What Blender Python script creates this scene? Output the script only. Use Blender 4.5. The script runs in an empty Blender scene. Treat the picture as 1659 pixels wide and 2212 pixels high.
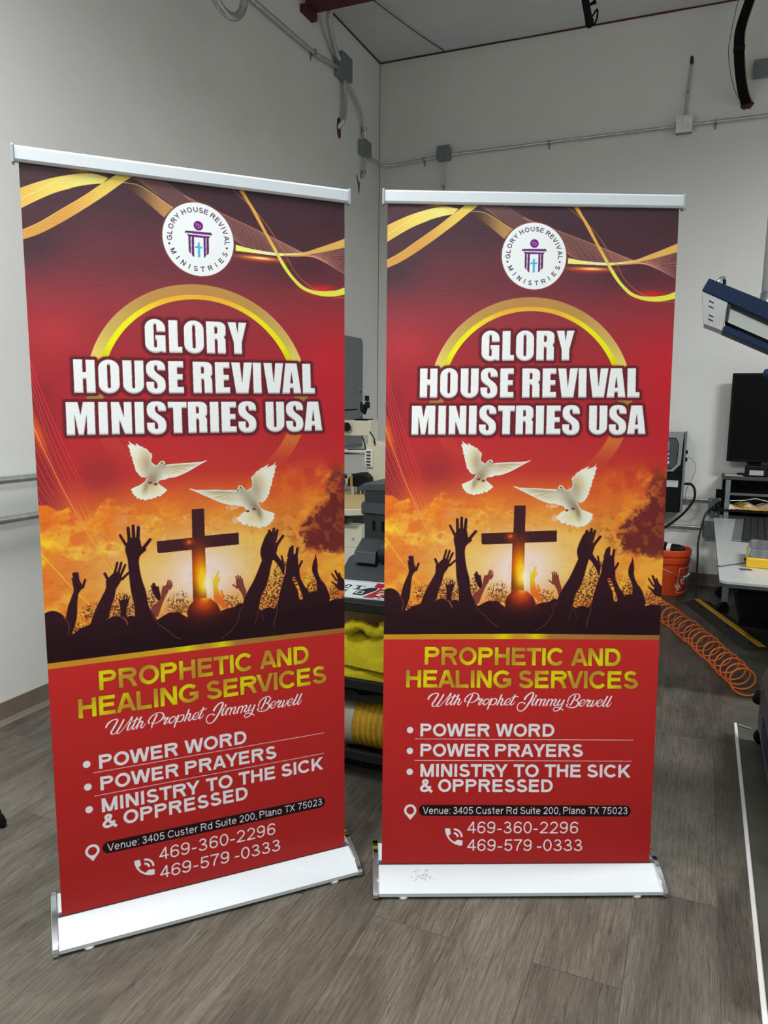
import bpy, bmesh, math, random
from mathutils import Vector, Matrix
random.seed(4)
SC=bpy.context.scene; C=bpy.context.collection; PI=math.pi
# ---------------------------------------------------------------- printed artwork (computed colours for the banner print)
import numpy as np, math
OX,OY,SS=812.0,425.0,2
CW,CH=int(662*SS),int(1452*SS)
art=np.zeros((CH,CW,3))
YY,XX=np.mgrid[0:CH,0:CW]
PX=(XX+.5)/SS+OX; PY=(YY+.5)/SS+OY
rng=np.random.RandomState(7)
def col(r,g,b): return np.array([r,g,b])/255.
def vnoise(cell,seed,sx=1.0):
    r=np.random.RandomState(seed); h=int(CH/SS/cell)+3; w=int(CW/SS/(cell*sx))+3
    g=r.rand(h,w); y=(PY[:,0]-OY)/cell; x=(PX[0]-OX)/(cell*sx)
    yi=y.astype(int); xi=x.astype(int); fy=y-yi; fx=x-xi; fy=fy*fy*(3-2*fy); fx=fx*fx*(3-2*fx)
    a=g[yi]*(1-fy)[:,None]+g[yi+1]*fy[:,None]
    return a[:,xi]*(1-fx)+a[:,xi+1]*fx
def fbm(cell,seed,n=4,sx=1.0,gain=.55):
    s=0;t=0;a=1
    for i in range(n):
        s=s+a*vnoise(cell/2**i,seed+i*13,sx); t+=a; a*=gain
    return s/t
def sm(a,b,x):
    t=np.clip((x-a)/(b-a),0,1); return t*t*(3-2*t)
def gauss(cx,cy,rx,ry,x=None,y=None,ang=0):
    X=(PX if x is None else x)-cx; Y=(PY if y is None else y)-cy
    c,s=math.cos(ang),math.sin(ang)
    return np.exp(-((X*c+Y*s)/rx)**2-((-X*s+Y*c)/ry)**2)
def mixall(c,a):
    a=a[...,None]; art[...]=art*(1-a)+np.asarray(c)*a
def fill(poly,ss=2):
    """coverage of a polygon given in photo pixels -> (y0,y1,x0,x1,mask) on the canvas"""
    p=(np.asarray(poly,float)-[OX,OY])*SS
    x0=max(0,int(p[:,0].min())-1);x1=min(CW,int(p[:,0].max())+2);y0=max(0,int(p[:,1].min())-1);y1=min(CH,int(p[:,1].max())+2)
    if x1<=x0 or y1<=y0: return None
    q=(p-[x0,y0])*ss; W=(x1-x0)*ss; H=(y1-y0)*ss
    acc=np.zeros((H,W+1),np.int32)
    for i in range(len(q)):
        (ax,ay),(bx,by)=q[i],q[(i+1)%len(q)]
        if ay==by: continue
        d=1
        if ay>by: ax,ay,bx,by=bx,by,ax,ay; d=-1
        r0=max(0,math.ceil(ay-.5)); r1=min(H,math.ceil(by-.5))
        if r1<=r0: continue
        r=np.arange(r0,r1); xc=np.clip(np.ceil(ax+(r+.5-ay)*(bx-ax)/(by-ay)-.5),0,W).astype(int)
        acc[r,xc]+=d
    m=(np.cumsum(acc,1)[:,:W]!=0).astype(float)
    m=m.reshape(y1-y0,ss,x1-x0,ss).mean((1,3))
    return y0,y1,x0,x1,m
def paint(poly,c,a=1.0):
    f=fill(poly)
    if f is None: return
    y0,y1,x0,x1,m=f; m=(m*a)[...,None]
    if callable(c): c=c(PX[y0:y1,x0:x1],PY[y0:y1,x0:x1])
    art[y0:y1,x0:x1]=art[y0:y1,x0:x1]*(1-m)+c*m
def addmask(M,poly,sub=False):
    f=fill(poly)
    if f is None: return
    y0,y1,x0,x1,m=f
    M[y0:y1,x0:x1]=np.minimum(M[y0:y1,x0:x1],1-m) if sub else np.maximum(M[y0:y1,x0:x1],m)
def spline(pts,n=8):
    p=np.asarray(pts,float)
    if len(p)<3: return p
    P=np.vstack([2*p[0]-p[1],p,2*p[-1]-p[-2]]); out=[]
    for i in range(1,len(P)-2):
        for k in range(n):
            t=k/n; out.append(.5*((2*P[i])+(-P[i-1]+P[i+1])*t+(2*P[i-1]-5*P[i]+4*P[i+1]-P[i+2])*t*t+(-P[i-1]+3*P[i]-3*P[i+1]+P[i+2])*t**3))
    out.append(P[-2]); return np.array(out)
def outline(pts,w):
    """polygon around a centre line of width(s) w, butt ends"""
    p=np.asarray(pts,float); w=np.broadcast_to(np.asarray(w,float),(len(p),))/2
    d=np.gradient(p,axis=0) if len(p)>2 else np.repeat([p[1]-p[0]],2,0)
    d/=np.hypot(d[:,0],d[:,1])[:,None]+1e-9; n=np.stack([-d[:,1],d[:,0]],1)*w[:,None]
    return np.vstack([p+n,(p-n)[::-1]])
def capsule(a,b,r,r2=None):
    a=np.array(a,float);b=np.array(b,float); r2=r2 or r*1.15
    th=math.atan2(b[1]-a[1],b[0]-a[0]); o=[]
    for k in range(9): t=th+math.pi/2+k*math.pi/8; o.append(a+r*np.array([math.cos(t),math.sin(t)]))
    for k in range(9): t=th-math.pi/2+k*math.pi/8; o.append(b+r2*np.array([math.cos(t),math.sin(t)]))
    return np.array(o)
def line(pts,w,c,a=1.0,sp=True): paint(outline(spline(pts) if sp else pts,w),c,a)
def ell(cx,cy,rx,ry,a0=0,a1=360,n=40):
    t=np.radians(np.linspace(a0,a1,n)); return np.stack([cx+rx*np.cos(t),cy+ry*np.sin(t)],1)
def blur(M,r):
    for ax in (0,1):
        for _ in range(2):
            k=int(r); c=np.cumsum(np.pad(M,[(k+1,k) if i==ax else (0,0) for i in (0,1)],mode='edge'),axis=ax)
            M=(np.take(c,range(2*k+1,c.shape[ax]),axis=ax)-np.take(c,range(0,c.shape[ax]-2*k-1),axis=ax))/(2*k+1)
    return M
def dilate(M,n):
    for i in range(n):
        N=M.copy()
        N[1:]=np.maximum(N[1:],M[:-1]);N[:-1]=np.maximum(N[:-1],M[1:]);N[:,1:]=np.maximum(N[:,1:],M[:,:-1]);N[:,:-1]=np.maximum(N[:,:-1],M[:,1:])
        if i%2:
            N[1:,1:]=np.maximum(N[1:,1:],M[:-1,:-1]);N[:-1,1:]=np.maximum(N[:-1,1:],M[1:,:-1]);N[1:,:-1]=np.maximum(N[1:,:-1],M[:-1,1:]);N[:-1,:-1]=np.maximum(N[:-1,:-1],M[1:,1:])
        M=N
    return M
def at(o,s): return lambda pts: [(o[0]+x/s,o[1]+y/s) for x,y in pts]
K1=at((830,1080),5.53); K2=at((1120,1080),5.352); T1=at((830,420),5.184); T3=at((1140,420),5.027)

# ---- sans letter shapes as centre lines; cap height 1, y up
def arc(cx,cy,rx,ry,a0,a1,n=18):
    t=np.radians(np.linspace(a0,a1,n)); return [(cx+rx*math.cos(v),cy+ry*math.sin(v)) for v in t]
def sans(ch,w):
    """-> advance width, list of centre lines, clip box"""
    h=w/2; S=[]; 
    x=.755 if w<.16 else .74   # x height
    def e(v): return v
    if ch=='P': W=.82; S=[[(h,0),(h,1)],[(0,1-h),(.42,1-h)]+arc(.5,.71,.29-h*.6,.29-h,90,-90)+[(.42,.42+h),(h,.42+h)]]
    elif ch=='R': W=.90; S=[[(h,0),(h,1)],[(0,1-h),(.5,1-h)]+arc(.54,.725,.3-h*.6,.275-h,90,-90)+[(.5,.45+h),(h,.45+h)],[(.46,.5),(.62,.36),(.92-h*1.1,-.06)]]
    elif ch=='O': W=1.0; S=[arc(.5,.5,.5-h,.51-h,0,362,40)]
    elif ch=='H': W=.83; S=[[(h,0),(h,1)],[(W-h,0),(W-h,1)],[(0,.53),(W,.53)]]
    elif ch=='E': W=.78; S=[[(h,0),(h,1)],[(0,1-h),(W-.02,1-h)],[(0,.52),(W-.07,.52)],[(0,h),(W,h)]]
    elif ch=='T': W=.82; S=[[(0,1-h),(W,1-h)],[(W/2,0),(W/2,1)]]
    elif ch=='I': W=w; S=[[(h,0),(h,1)]]
    elif ch=='C': W=.94; S=[arc(.5,.5,.5-h,.51-h,38,322,34)]
    elif ch=='A': W=.98; S=[[(h*.98,-.05),(.49,1.06)],[(W-h*.98,-.05),(.49,1.06)],[(.2,.3),(.78,.3)]]
    elif ch=='N': W=.83; S=[[(h,0),(h,1)],[(W-h,0),(W-h,1)],[(h*.9,1.03),(W-h*.9,-.03)]]
    elif ch=='D': W=.88; S=[[(h,0),(h,1)],[(0,1-h),(.38,1-h)]+arc(.4,.5,.48-h,.5-h,90,-90,26)+[(.38,h),(0,h)]]
    elif ch=='L': W=.72; S=[[(h,0),(h,1)],[(0,h),(W,h)]]
    elif ch=='G': W=1.0; S=[arc(.52,.5,.52-h,.51-h,42,335,36)+[(W-h*.9,.24)],[(W-h,.13),(W-h,.48)],[(.55,.46),(W,.46)]]
    elif ch=='S': W=.84; S=[arc(.42,.735,.36-h,.275-h,20,180,14)+[(.08+h,.68),(.2,.57),(.42,.5),(.66,.43)]+arc(.44,.27,.4-h,.28-h,38,-180,18)]
    elif ch=='V': W=.94; S=[[(h*.98,1.05),(.47,-.06)],[(W-h*.98,1.05),(.47,-.06)]]
    elif ch=='W': W=1.32; S=[[(h*.95,1.05),(.36,-.06)],[(.66,1.06),(.36,-.06)],[(.66,1.06),(.96,-.06)],[(W-h*.95,1.05),(.96,-.06)]]
    elif ch=='Y': W=.92; S=[[(W/2,0),(W/2,.45)],[(h*.7,1.05),(W/2,.4)],[(W-h*.7,1.05),(W/2,.4)]]
    elif ch=='M': W=1.0; S=[[(h,0),(h,1)],[(W-h,0),(W-h,1)],[(h*.9,1.04),(W/2,-.04)],[(W-h*.9,1.04),(W/2,-.04)]]
    elif ch=='K': W=.9; S=[[(h,0),(h,1)],[(h,.3),(.82,1.06)],[(.33,.6),(.84,-.06)]]
    elif ch=='U': W=.88; S=[[(h,1),(h,.38)]+arc(W/2,.38,W/2-h,.39-h,180,360,20)+[(W-h,.38),(W-h,1)]]
    elif ch=='X': W=.9; S=[[(h*.8,1.05),(W-h*.8,-.05)],[(W-h*.8,1.05),(h*.8,-.05)]]
    elif ch=='J': W=.7; S=[[(W-h,1),(W-h,.3)]+arc(.35,.3,.35-h,.31-h,0,-180)]
    elif ch=='&': W=.96; S=[[(.94,-.02),(.3,.66)]+arc(.42,.79,.2-h*.4,.21-h,215,-25,16)+[(.5,.6),(.24,.47)]+arc(.35,.27,.33-h,.29-h,120,300,14)+[(.62,.14),(.82,.44)]]
    elif ch=='0': W=.7; S=[arc(.35,.5,.35-h,.51-h,0,362,40)]
    elif ch=='2': W=.7; S=[arc(.35,.7,.33-h,.31-h,170,-20,18)+[(.5,.45),(.28,.25),(.06,h*.9)],[(0,h),(.69,h)]]
    elif ch=='3': W=.7; S=[arc(.33,.745,.29-h,.265-h,165,-90,18)+[(.25,.5+h*.2)],[(.25,.5+h*.2)]+arc(.34,.27,.35-h,.28-h,90,-170,20)]
    elif ch=='4': W=.72; S=[[(.5,0),(.5,1)],[(.5+h*.3,1.02),(h*.5,.28)],[(0,.3),(.72,.3)]]
    elif ch=='5': W=.7; S=[[(.14,1-h),(.66,1-h)],[(.17,1),(.1,.46)],[(.09,.5)]+arc(.35,.32,.34-h,.33-h,140,-165,24)]
    elif ch=='6': W=.7; S=[arc(.36,.31,.34-h,.32-h,0,362,30),[(.03+h*.9,.33),(.04+h*.9,.55)]+arc(.4,.64,.36-h,.37-h,170,28,14)]
    elif ch=='9': W=.7; S=[arc(.34,.69,.34-h,.32-h,0,362,30),[(.67-h*.9,.67),(.66-h*.9,.45)]+arc(.3,.36,.36-h,.37-h,-10,-152,14)]
    elif ch=='7': W=.7; S=[[(0,1-h),(.69,1-h)],[(.64,.94),(.42,.6),(.3,.3),(.26,0)]]
    elif ch=='-': W=.38; S=[[(0,.34),(.38,.34)]]
    elif ch==':': W=w; S=[[(h,0),(h,w)],[(h,x-w),(h,x)]]
    elif ch==',': W=w*1.1; S=[[(h,w),(h,-.02),(h*.4,-.16)]]
    elif ch=='e': W=.7; S=[arc(.35,.365,.35-h,.385-h,0,318,30),[(.03,.38),(.69,.38)]]
    elif ch=='n': W=.62; S=[[(h,0),(h,x-.01)],[(h,.4)]+arc(.335,.42,.285-h,.345-h,170,0,16)+[(W-h,.4),(W-h,0)]]
    elif ch=='u': W=.62; S=[[(W-h,0),(W-h,x-.02)],[(h,x-.02),(h,.3)]+arc(.3,.3,.3-h,.31-h,180,355,16)]
    elif ch=='s': W=.62; S=[arc(.31,.56,.28-h,.205-h,15,180,12)+[(.08+h,.47),(.31,.39),(.54,.3)]+arc(.32,.2,.3-h,.21-h,30,-175,14)]
    elif ch=='t': W=.38; S=[[(.2,.95),(.2,.18),(.26,h),(.38,h*.9)],[(0,x-h),(.38,x-h)]]
    elif ch=='r': W=.42; S=[[(h,0),(h,x-.02)],[(h,.42),(.2,.62),(.3,x-h),(.42,x-h*1.2)]]
    elif ch=='d': W=.66; S=[[(W-h,0),(W-h,1)],arc(.33,.365,.33-h,.385-h,0,362,30)]
    elif ch=='o': W=.7; S=[arc(.35,.365,.35-h,.385-h,0,362,34)]
    elif ch=='a': W=.68; S=[[(.05+h*.4,.55)]+arc(.33,.53,.28-h*.4,.235-h,160,10,12)+[(.62-h,.5),(.62-h,.14),(.68-h*.3,0)],[(.6-h,.42),(.3,.37)]+arc(.24,.2,.23-h*.5,.2-h,100,290,12)+[(.4,.08),(.6-h,.22)]]
    elif ch=='l': W=w; S=[[(h,0),(h,1)]]
    elif ch=='i': W=w; S=[[(h,0),(h,x-.02)],[(h,1-w*1.1),(h,1)]]
    else: return .38,[],None
    straight=ch in 'AVNMWYXKR4'
    return W,S,straight
def sclip(poly,lo=0.,hi=1.):
    for lim,sg in ((lo,1),(hi,-1)):
        o=[];n=len(poly)
        for i in range(n):
            a,b=poly[i],poly[(i+1)%n]; ia=sg*(a[1]-lim)>=0; ib=sg*(b[1]-lim)>=0
            if ia: o.append(a)
            if ia!=ib:
                t=(lim-a[1])/(b[1]-a[1]); o.append((a[0]+t*(b[0]-a[0]),lim))
        poly=o
        if not poly: return []
    return poly
def glyph_polys(ch,w):
    W,S,st=sans(ch,w); out=[]
    for s in S:
        ww=w
        p=[tuple(v) for v in outline(s,ww)]
        if st: p=sclip(p)
        if len(p)>2: out.append(p)
    return W,out
def text(s,p0,p1,cap,w,c,track=.16,space=.38,alpha=1.0,M=None):
    x=0;items=[];pc=' '
    KL={'A':-.09,'V':-.08,'Y':-.08,'W':-.07,'T':-.05,'O':-.02,'C':-.02,'G':-.02,'S':-.02,'X':-.05,'4':-.03,'7':-.02}
    for ch in s:
        if ch==' ': x+=space+track; pc=ch; continue
        if pc!=' ': x+=track+KL.get(ch,.02)+KL.get(pc,.02)+(-.06 if pc in 'RKL' and ch in 'VYTW' else 0)
        W,ps=glyph_polys(ch,w); items.append((x,ps)); x+=W; pc=ch
    tot=x; p0=np.array(p0,float);p1=np.array(p1,float); ux=(p1-p0)/tot; uy=np.array([cap*.012,-cap])
    own=M is None
    if own: M=np.zeros((CH,CW))
    for x,ps in items:
        for p in ps: addmask(M,[p0+ux*(x+a)+uy*b for a,b in p])
    if own:
        y0=int((min(p0[1],p1[1])-cap*1.4-OY)*SS);y1=int((max(p0[1],p1[1])+cap*.4-OY)*SS)
        m=(M[y0:y1]*alpha)[...,None]
        cc=c(PX[y0:y1],PY[y0:y1]) if callable(c) else c
        art[y0:y1]=art[y0:y1]*(1-m)+cc*m
    return M

# ---- background
g=PY
stops=[(425,(72,54,62)),(500,(80,54,62)),(560,(104,60,68)),(620,(122,62,70)),(680,(152,62,70)),(760,(166,56,64)),(850,(178,50,58)),(940,(190,52,58)),(1010,(196,62,56)),(1050,(214,98,54)),(1090,(224,130,54)),(1150,(228,156,62)),(1230,(232,176,80)),(1300,(224,130,60))]
ys=np.array([s[0] for s in stops]); 
for k in range(3): art[...,k]=np.interp(g,ys,[s[1][k]/255 for s in stops])
mixall(col(66,52,62),.75*gauss(850,575,75,45,ang=-.35)+0*g)
mixall(col(72,50,60),.6*gauss(1330,560,110,60,ang=.3))
mixall(col(112,58,66),.6*gauss(1080,590,140,30,ang=.1)*(PY>430))
mixall(col(206,48,60),.75*sm(1250,1440,PX)*np.exp(-((PY-790)/90)**2))
mixall(col(200,66,70),.5*gauss(880,740,60,40))
mixall(col(135,48,58),.8*sm(905,835,PX)*sm(800,860,PY)*sm(1110,1060,PY))
mixall(col(150,48,58),.6*gauss(940,1010,50,45))
mixall(col(196,38,50),.5*gauss(1430,900,50,150))
mixall(col(196,60,60),.4*gauss(1000,975,25,40))
# clouds
f1=fbm(46,3,5,1.5); f2=fbm(22,11,5,1.3); f3=fbm(70,23,4,1.2)
top=np.interp(PX,[812,833,864,886,904,916,933,940,955,971,978,1000,1040,1080,1150,1220,1240,1300,1340,1380,1400,1425,1460],[1058,1062,1070,1062,1096,1086,1076,1060,1053,1055,1068,1066,1052,1046,1046,1040,1020,1006,1000,998,1012,990,985])
bump=(f2-.5)*26+(vnoise(6,5)-.5)*5
edge=sm(-3,5,PY-top-bump)
soft=sm(990,1030,PX)
edge=np.where(PX<985,edge,edge*(1-soft)+soft*sm(-18,26,PY-top-bump*1.3))
base=np.zeros_like(art)
lo=np.array([234,128,40])/255.; hi=np.array([250,204,70])/255.
t=sm(.36,.68,f1*.5+f2*.5+ (PY-1150)/900)[...,None]
base=lo*(1-t)+hi*t
mg=(sm(.54,.68,f2)*.55+sm(.55,.66,fbm(11,131,4,1.4))*.4)[...,None]; base=base*(1-mg)+col(222,100,40)*mg
art[...]=art*(1-(edge*sm(985,950,PX))[...,None])+base*(edge*sm(985,950,PX))[...,None]
e2=edge*sm(950,985,PX)*.75*sm(.35,.6,f2*.6+f1*.4); art[...]=art*(1-e2[...,None])+base*e2[...,None]
mixall(col(250,214,80),.45*gauss(900,1130,60,26)*sm(.4,.62,f2)); mixall(col(252,214,48),.8*gauss(838,1140,26,18)+.5*gauss(835,1170,20,10))
mixall(col(222,110,46),.6*sm(.5,.62,f3)*sm(1010,960,PX)*sm(1080,1100,PY)*sm(1300,1200,PY))
mixall(col(238,206,120),.75*gauss(1010,1215,110,85))
mixall(col(240,208,120),.8*gauss(1190,1185,90,70))
mixall(col(246,224,212),np.clip(1.3*gauss(1125,1222,76,60),0,1))
wisps=sm(.6,.7,fbm(15,41,4,1.6))*np.clip(gauss(1100,1150,130,70)+gauss(1180,1110,60,40),0,1)*sm(1060,1090,PY)
mixall(col(238,206,182),.7*wisps)
# dark cloud bank at the right
f4=fbm(34,61,5,1.2,.6)
d=np.interp(PY,[1000,1040,1075,1110,1150,1175,1200,1225],[1400,1392,1380,1350,1322,1330,1380,1460])
f5=fbm(13,101,4,1.2,.6); dk=sm(-8,14,PX-d+(f4-.5)*85+(f5-.5)*46)*sm(990,1040,PY)*sm(1212,1192,PY+(f2-.5)*16-(PX-1400)*-.12)
lit=sm(.55,.64,f5)*sm(1000,1060,PY)*.45*sm(60,0,PX-d)+sm(.6,.66,f5)*.25
mixall(col(112,42,44),.95*dk*(1-lit))
rim=np.exp(-((PX-d+(f4-.5)*95+2)/13)**2)*sm(990,1040,PY)*sm(1205,1180,PY)
mixall(col(236,140,60),.65*rim*sm(.45,.62,f2+.05))
mixall(col(150,56,44),.6*sm(.55,.63,fbm(20,77,4,1.3))*gauss(1345,1150,60,45))
mixall(col(204,74,48),.55*sm(.5,.66,f4)*gauss(1350,1040,80,40))
mixall(col(244,176,66),.85*gauss(1395,1232,62,24)*sm(.35,.55,f2+.1))
mixall(col(244,190,80),.5*gauss(1290,1200,28,40))
# fan of light lines at the left
K6=at((830,880),5.823)
for a,b in [((-90,-1000),(580,1130)),((-60,-760),(545,1140)),((-30,-560),(500,1200)),((0,-330),(465,1240)),((0,-90),(415,1240)),((30,250),(350,1130)),((30,410),(290,1040)),((25,560),(250,1110)),((22,700),(210,1110)),((22,830),(150,1060)),((22,970),(70,1060))]:
    m=((a[0]+b[0])/2-abs(b[1]-a[1])*.02,(a[1]+b[1])/2)
    line(K6([a,m,b]),1.35,col(224,66,66),.95)
mixall(col(238,110,50),.75*gauss(840,925,10,38,ang=-.3))
line(K6([(20,170),(120,470),(250,830),(345,1060),(470,1350)]),[2.2]+[1.3]*32,col(250,176,84),.9)
line(K6([(470,1350),(590,1600),(720,1860),(890,2130)]),1.2,col(248,196,72),.8)
line(K6([(10,1580),(130,1750),(270,1950),(460,2200)]),2.0,col(250,206,50),.8)
# trees
hf=fbm(2.0,91,2); 
for cx,cy,rx,ry in [(K1([(1355,1090)])[0]+(24,24)),(K1([(480,1080)])[0]+(20,20)),(K1([(760,1060)])[0]+(34,27)),(K1([(1060,1010)])[0]+(16,20)),(K2([(750,1080)])[0]+(28,44)),(K2([(300,1110)])[0]+(26,18)),(K2([(1540,1150)])[0]+(26,24)),(K2([(1220,1040)])[0]+(26,26)),(K1([(320,1260)])[0]+(26,14)),(K2([(860,880)])[0]+(16,26))]:
    r=((PX-cx)/rx)**2+((PY-cy)/ry)**2
    mixall(col(96,44,34),.85*sm(.44,.5,hf-.16*r)*(r<1.5))
tr=K1([(1355,1195)])[0]
for a in (-1.0,-.6,-.25,.1,.45,.8,1.1):
    line([tr,(tr[0]+8*math.sin(a),tr[1]-9),(tr[0]+22*math.sin(a),tr[1]-8-18*math.cos(a))],[1.6]*5+[1.0]*12,col(90,44,36),.85)
# sun-struck haze at the ground
mixall(col(250,170,60),.5*gauss(1120,1285,60,18))
# crowd silhouettes
M=np.zeros((CH,CW)); 
def poly1(p): addmask(M,spline(K1(p)+[K1(p)[0]],5))
def poly2(p): addmask(M,spline(K2(p)+[K2(p)[0]],5))
def caps(K,L):
    for a,b,r in L: addmask(M,capsule(K([a])[0],K([b])[0],r/5.45))
addmask(M,K1([(-120,1180),(210,1275),(250,1285),(340,1225),(420,1200),(600,1160),(680,1135),(750,1150),(800,1180),(860,1160),(900,1170),(1040,1090),(1110,1230),(1180,1190),(1250,1160),(1360,1185),(1430,1240),(1470,1150),(1560,1070),(1660,1050),(1700,1660),(-120,1660)]))
addmask(M,K2([(0,1015),(80,1020),(150,1080),(190,1170),(270,1150),(330,1150),(370,1120),(430,1115),(480,1170),(600,1180),(640,1215),(720,1195),(800,1215),(830,1180),(1060,1150),(1130,1140),(1180,1090),(1240,1060),(1330,1065),(1400,1110),(1440,1200),(1500,1180),(1760,1200),(1760,1560),(0,1560)]))
for cx,cy,rx,ry,K in [(70,1230,155,220,K1),(690,1260,110,128,K1),(840,1240,70,90,K1),(1290,1270,110,108,K1),(1600,1200,165,160,K1),(400,1210,75,100,K2),(715,1270,85,80,K2),(1260,1250,165,190,K2)]:
    c=K([(cx,cy)])[0]; addmask(M,ell(c[0],c[1],rx/5.45,ry/5.45))
poly1([(205,1080),(230,980),(270,880),(295,815),(290,720),(320,700),(350,705),(375,750),(385,790),(345,840),(325,920),(305,1110),(250,1270),(200,1330),(170,1260)])
caps(K1,[((290,682),(299,745),7),((301,632),(316,720),10),((318,627),(330,720),10),((341,630),(347,720),10),((411,712),(383,790),11)])
poly1([(430,1200),(500,1030),(570,900),(610,820),(615,740),(650,705),(700,660),(740,660),(775,715),(750,780),(710,840),(690,920),(650,1030),(620,1140),(560,1320)])
caps(K1,[((738,557),(708,665),11),((778,560),(742,675),11),((816,588),(765,695),11),((843,678),(775,740),11),((607,662),(640,740),13)])
addmask(M,spline(K1([(845,530),(826,420),(850,340),(880,300),(960,300),(985,340),(990,390),(1010,410),(1040,440),(965,515),(960,650),(980,780),(1010,900),(1030,1060),(1090,1220),(1200,1330),(1350,1480),(1380,1700),(880,1700),(885,1100),(860,900),(848,700)]),5))
caps(K1,[((783,262),(836,370),12),((868,188),(872,335),15),((920,170),(918,335),16),((972,188),(958,335),16),((1085,332),(1008,425),15)])
poly1([(740,1060),(738,980),(780,965),(822,965),(825,1000),(800,1080),(790,1220),(740,1220)])
caps(K1,[((786,922),(780,990),7),((815,925),(805,990),7),((735,962),(748,1030),8),((834,957),(812,1015),7)])
poly1([(1072,880),(1100,840),(1135,870),(1160,950),(1150,1010),(1120,1000),(1085,930)])
caps(K1,[((1095,826),(1104,900),14),((1072,845),(1088,900),8),((1137,862),(1142,900),7)])
B=M.copy(); M=np.zeros((CH,CW))
poly1([(1165,970),(1178,890),(1222,850),(1262,860),(1240,930),(1205,990),(1160,1090),(1110,1200),(1050,1100),(1120,1030)])
caps(K1,[((1250,802),(1228,870),8),((1271,803),(1245,880),8),((1286,826),(1258,890),8),((1291,858),(1262,905),6),((1191,860),(1186,910),6)])
poly2([(370,920),(370,850),(400,830),(440,850),(460,920),(480,1000),(450,1070),(425,1000),(390,940)])
caps(K2,[((396,795),(402,860),9),((371,802),(386,860),8),((420,806),(422,860),8),((440,832),(442,880),7),((335,892),(382,935),8)])
MB=M.copy(); M=np.zeros((CH,CW))
poly2([(118,850),(150,800),(180,790),(188,840),(170,890),(190,980),(230,1060),(270,1170),(140,1060),(120,950)])
caps(K2,[((183,738),(160,800),13),((124,785),(128,850),5),((205,790),(182,850),5),((205,950),(225,1020),13)])
MY=M.copy(); M=B
addmask(M,spline(K2([(668,650),(655,550),(690,440),(740,350),(800,330),(850,350),(835,450),(860,480),(845,540),(835,590),(880,660),(905,690),(925,740),(905,840),(870,760),(800,655),(775,700),(740,830),(700,950),(640,1060),(610,1180),(560,1380),(360,1380),(420,1150),(480,1010),(560,880),(610,780)]),5))
caps(K2,[((766,322),(742,430),15),((818,303),(792,430),15),((856,322),(828,430),15),((918,390),(842,490),15),((893,620),(907,700),10),((928,690),(930,730),7)])
addmask(M,spline(K2([(930,820),(945,700),(975,620),(1015,600),(1060,620),(1080,650),(1082,740),(1105,735),(1092,790),(1100,890),(1150,1000),(1190,1060),(1200,1220),(790,1300),(830,1130),(870,980),(905,880)]),5))
caps(K2,[((1000,538),(975,625),16),((1023,518),(1015,625),13),((1078,547),(1060,650),14),((1125,700),(1088,765),12)])
addmask(M,spline(K2([(1240,790),(1258,720),(1278,680),(1287,635),(1299,680),(1308,760),(1308,840),(1340,930),(1400,1020),(1440,1180),(1300,1120),(1290,960),(1245,840)]),5))
addmask(M,spline(K2([(1480,985),(1530,1015),(1540,965),(1545,920),(1590,930),(1640,1000),(1640,1090),(1560,1080),(1520,1040)]),5))
caps(K2,[((1475,880),(1530,965),9),((1520,850),(1552,930),12),((1562,885),(1588,950),11),((1476,982),(1522,1012),8)])
addmask(M,spline(K2([(1000,885),(1030,872),(1062,930),(1090,1020),(1120,1130),(1080,1135),(1062,1030),(1040,990)]),5),True)
for a,b in [((1010,890),(1045,900)),((1015,930),(1055,925)),((1030,970),(1068,960))]: addmask(M,capsule(K2([a])[0],K2([b])[0],1.2))
# cross
cr=[(1108.3,1086),(1109.5,1084.6),(1131,1084.4),(1132.7,1086),(1131.3,1140.6),(1197.5,1138.8),(1199.2,1140.5),(1198.9,1163.5),(1130.7,1165),(1128.2,1285),(1101.2,1285),(1104.3,1166.8),(1041,1168.6),(1038.4,1166),(1038.2,1144.3),(1106.4,1142.4)]
C=np.zeros((CH,CW)); addmask(C,cr)
cc=np.zeros_like(art)+col(72,36,42)
def lay(c,a):
    global cc
    a=np.clip(a,0,1)[...,None]; cc=cc*(1-a)+np.asarray(c)*a
lay(col(150,60,30),gauss(1118,1190,20,30)*.9); lay(col(230,104,20),gauss(1117,1218,22,40)); lay(col(255,206,10),1.25*gauss(1122,1230,12,36)); lay(col(255,232,150),gauss(1129,1240,4,12)); lay(col(210,80,30),gauss(1100,1151,9,7)*.9); lay(col(240,120,60),gauss(1100,1151,2.6,2.6)*1.3); lay(col(196,76,24),gauss(1114,1278,16,14))
art[...]=art*(1-C[...,None])+cc*C[...,None]
mixall(col(255,246,214),1.0*gauss(1130,1238,9,18)*(1-C*.3))
sil=np.zeros_like(art)+col(58,26,36); 
def slay(c,a):
    global sil
    a=np.clip(a,0,1)[...,None]; sil=sil*(1-a)+np.asarray(c)*a
slay(col(42,16,26),sm(1250,1350,PY)); slay(col(120,40,30),gauss(1124,1290,45,26)*.8); slay(col(226,92,26),gauss(1124,1277,22,18)); slay(col(255,180,60),gauss(1126,1268,10,7)); slay(col(110,50,40),gauss(1276,1158,12,16)*.35)
D=dilate(M[int((1100-OY)*SS):],2); rimz=np.zeros_like(M); rimz[int((1100-OY)*SS):]=D
mixall(col(190,90,60),.25*rimz*sm(1330,1290,PY))
art[...]=art*(1-MB[...,None])+(col(140,70,58))*MB[...,None]
art[...]=art*(1-(MY*.9)[...,None])+(np.stack([.93+0*PY,.80-.35*sm(1240,1275,PY),.16+.0*PY],-1))*(MY*.9)[...,None]
art[...]=art*(1-M[...,None])+sil*M[...,None]
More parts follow.
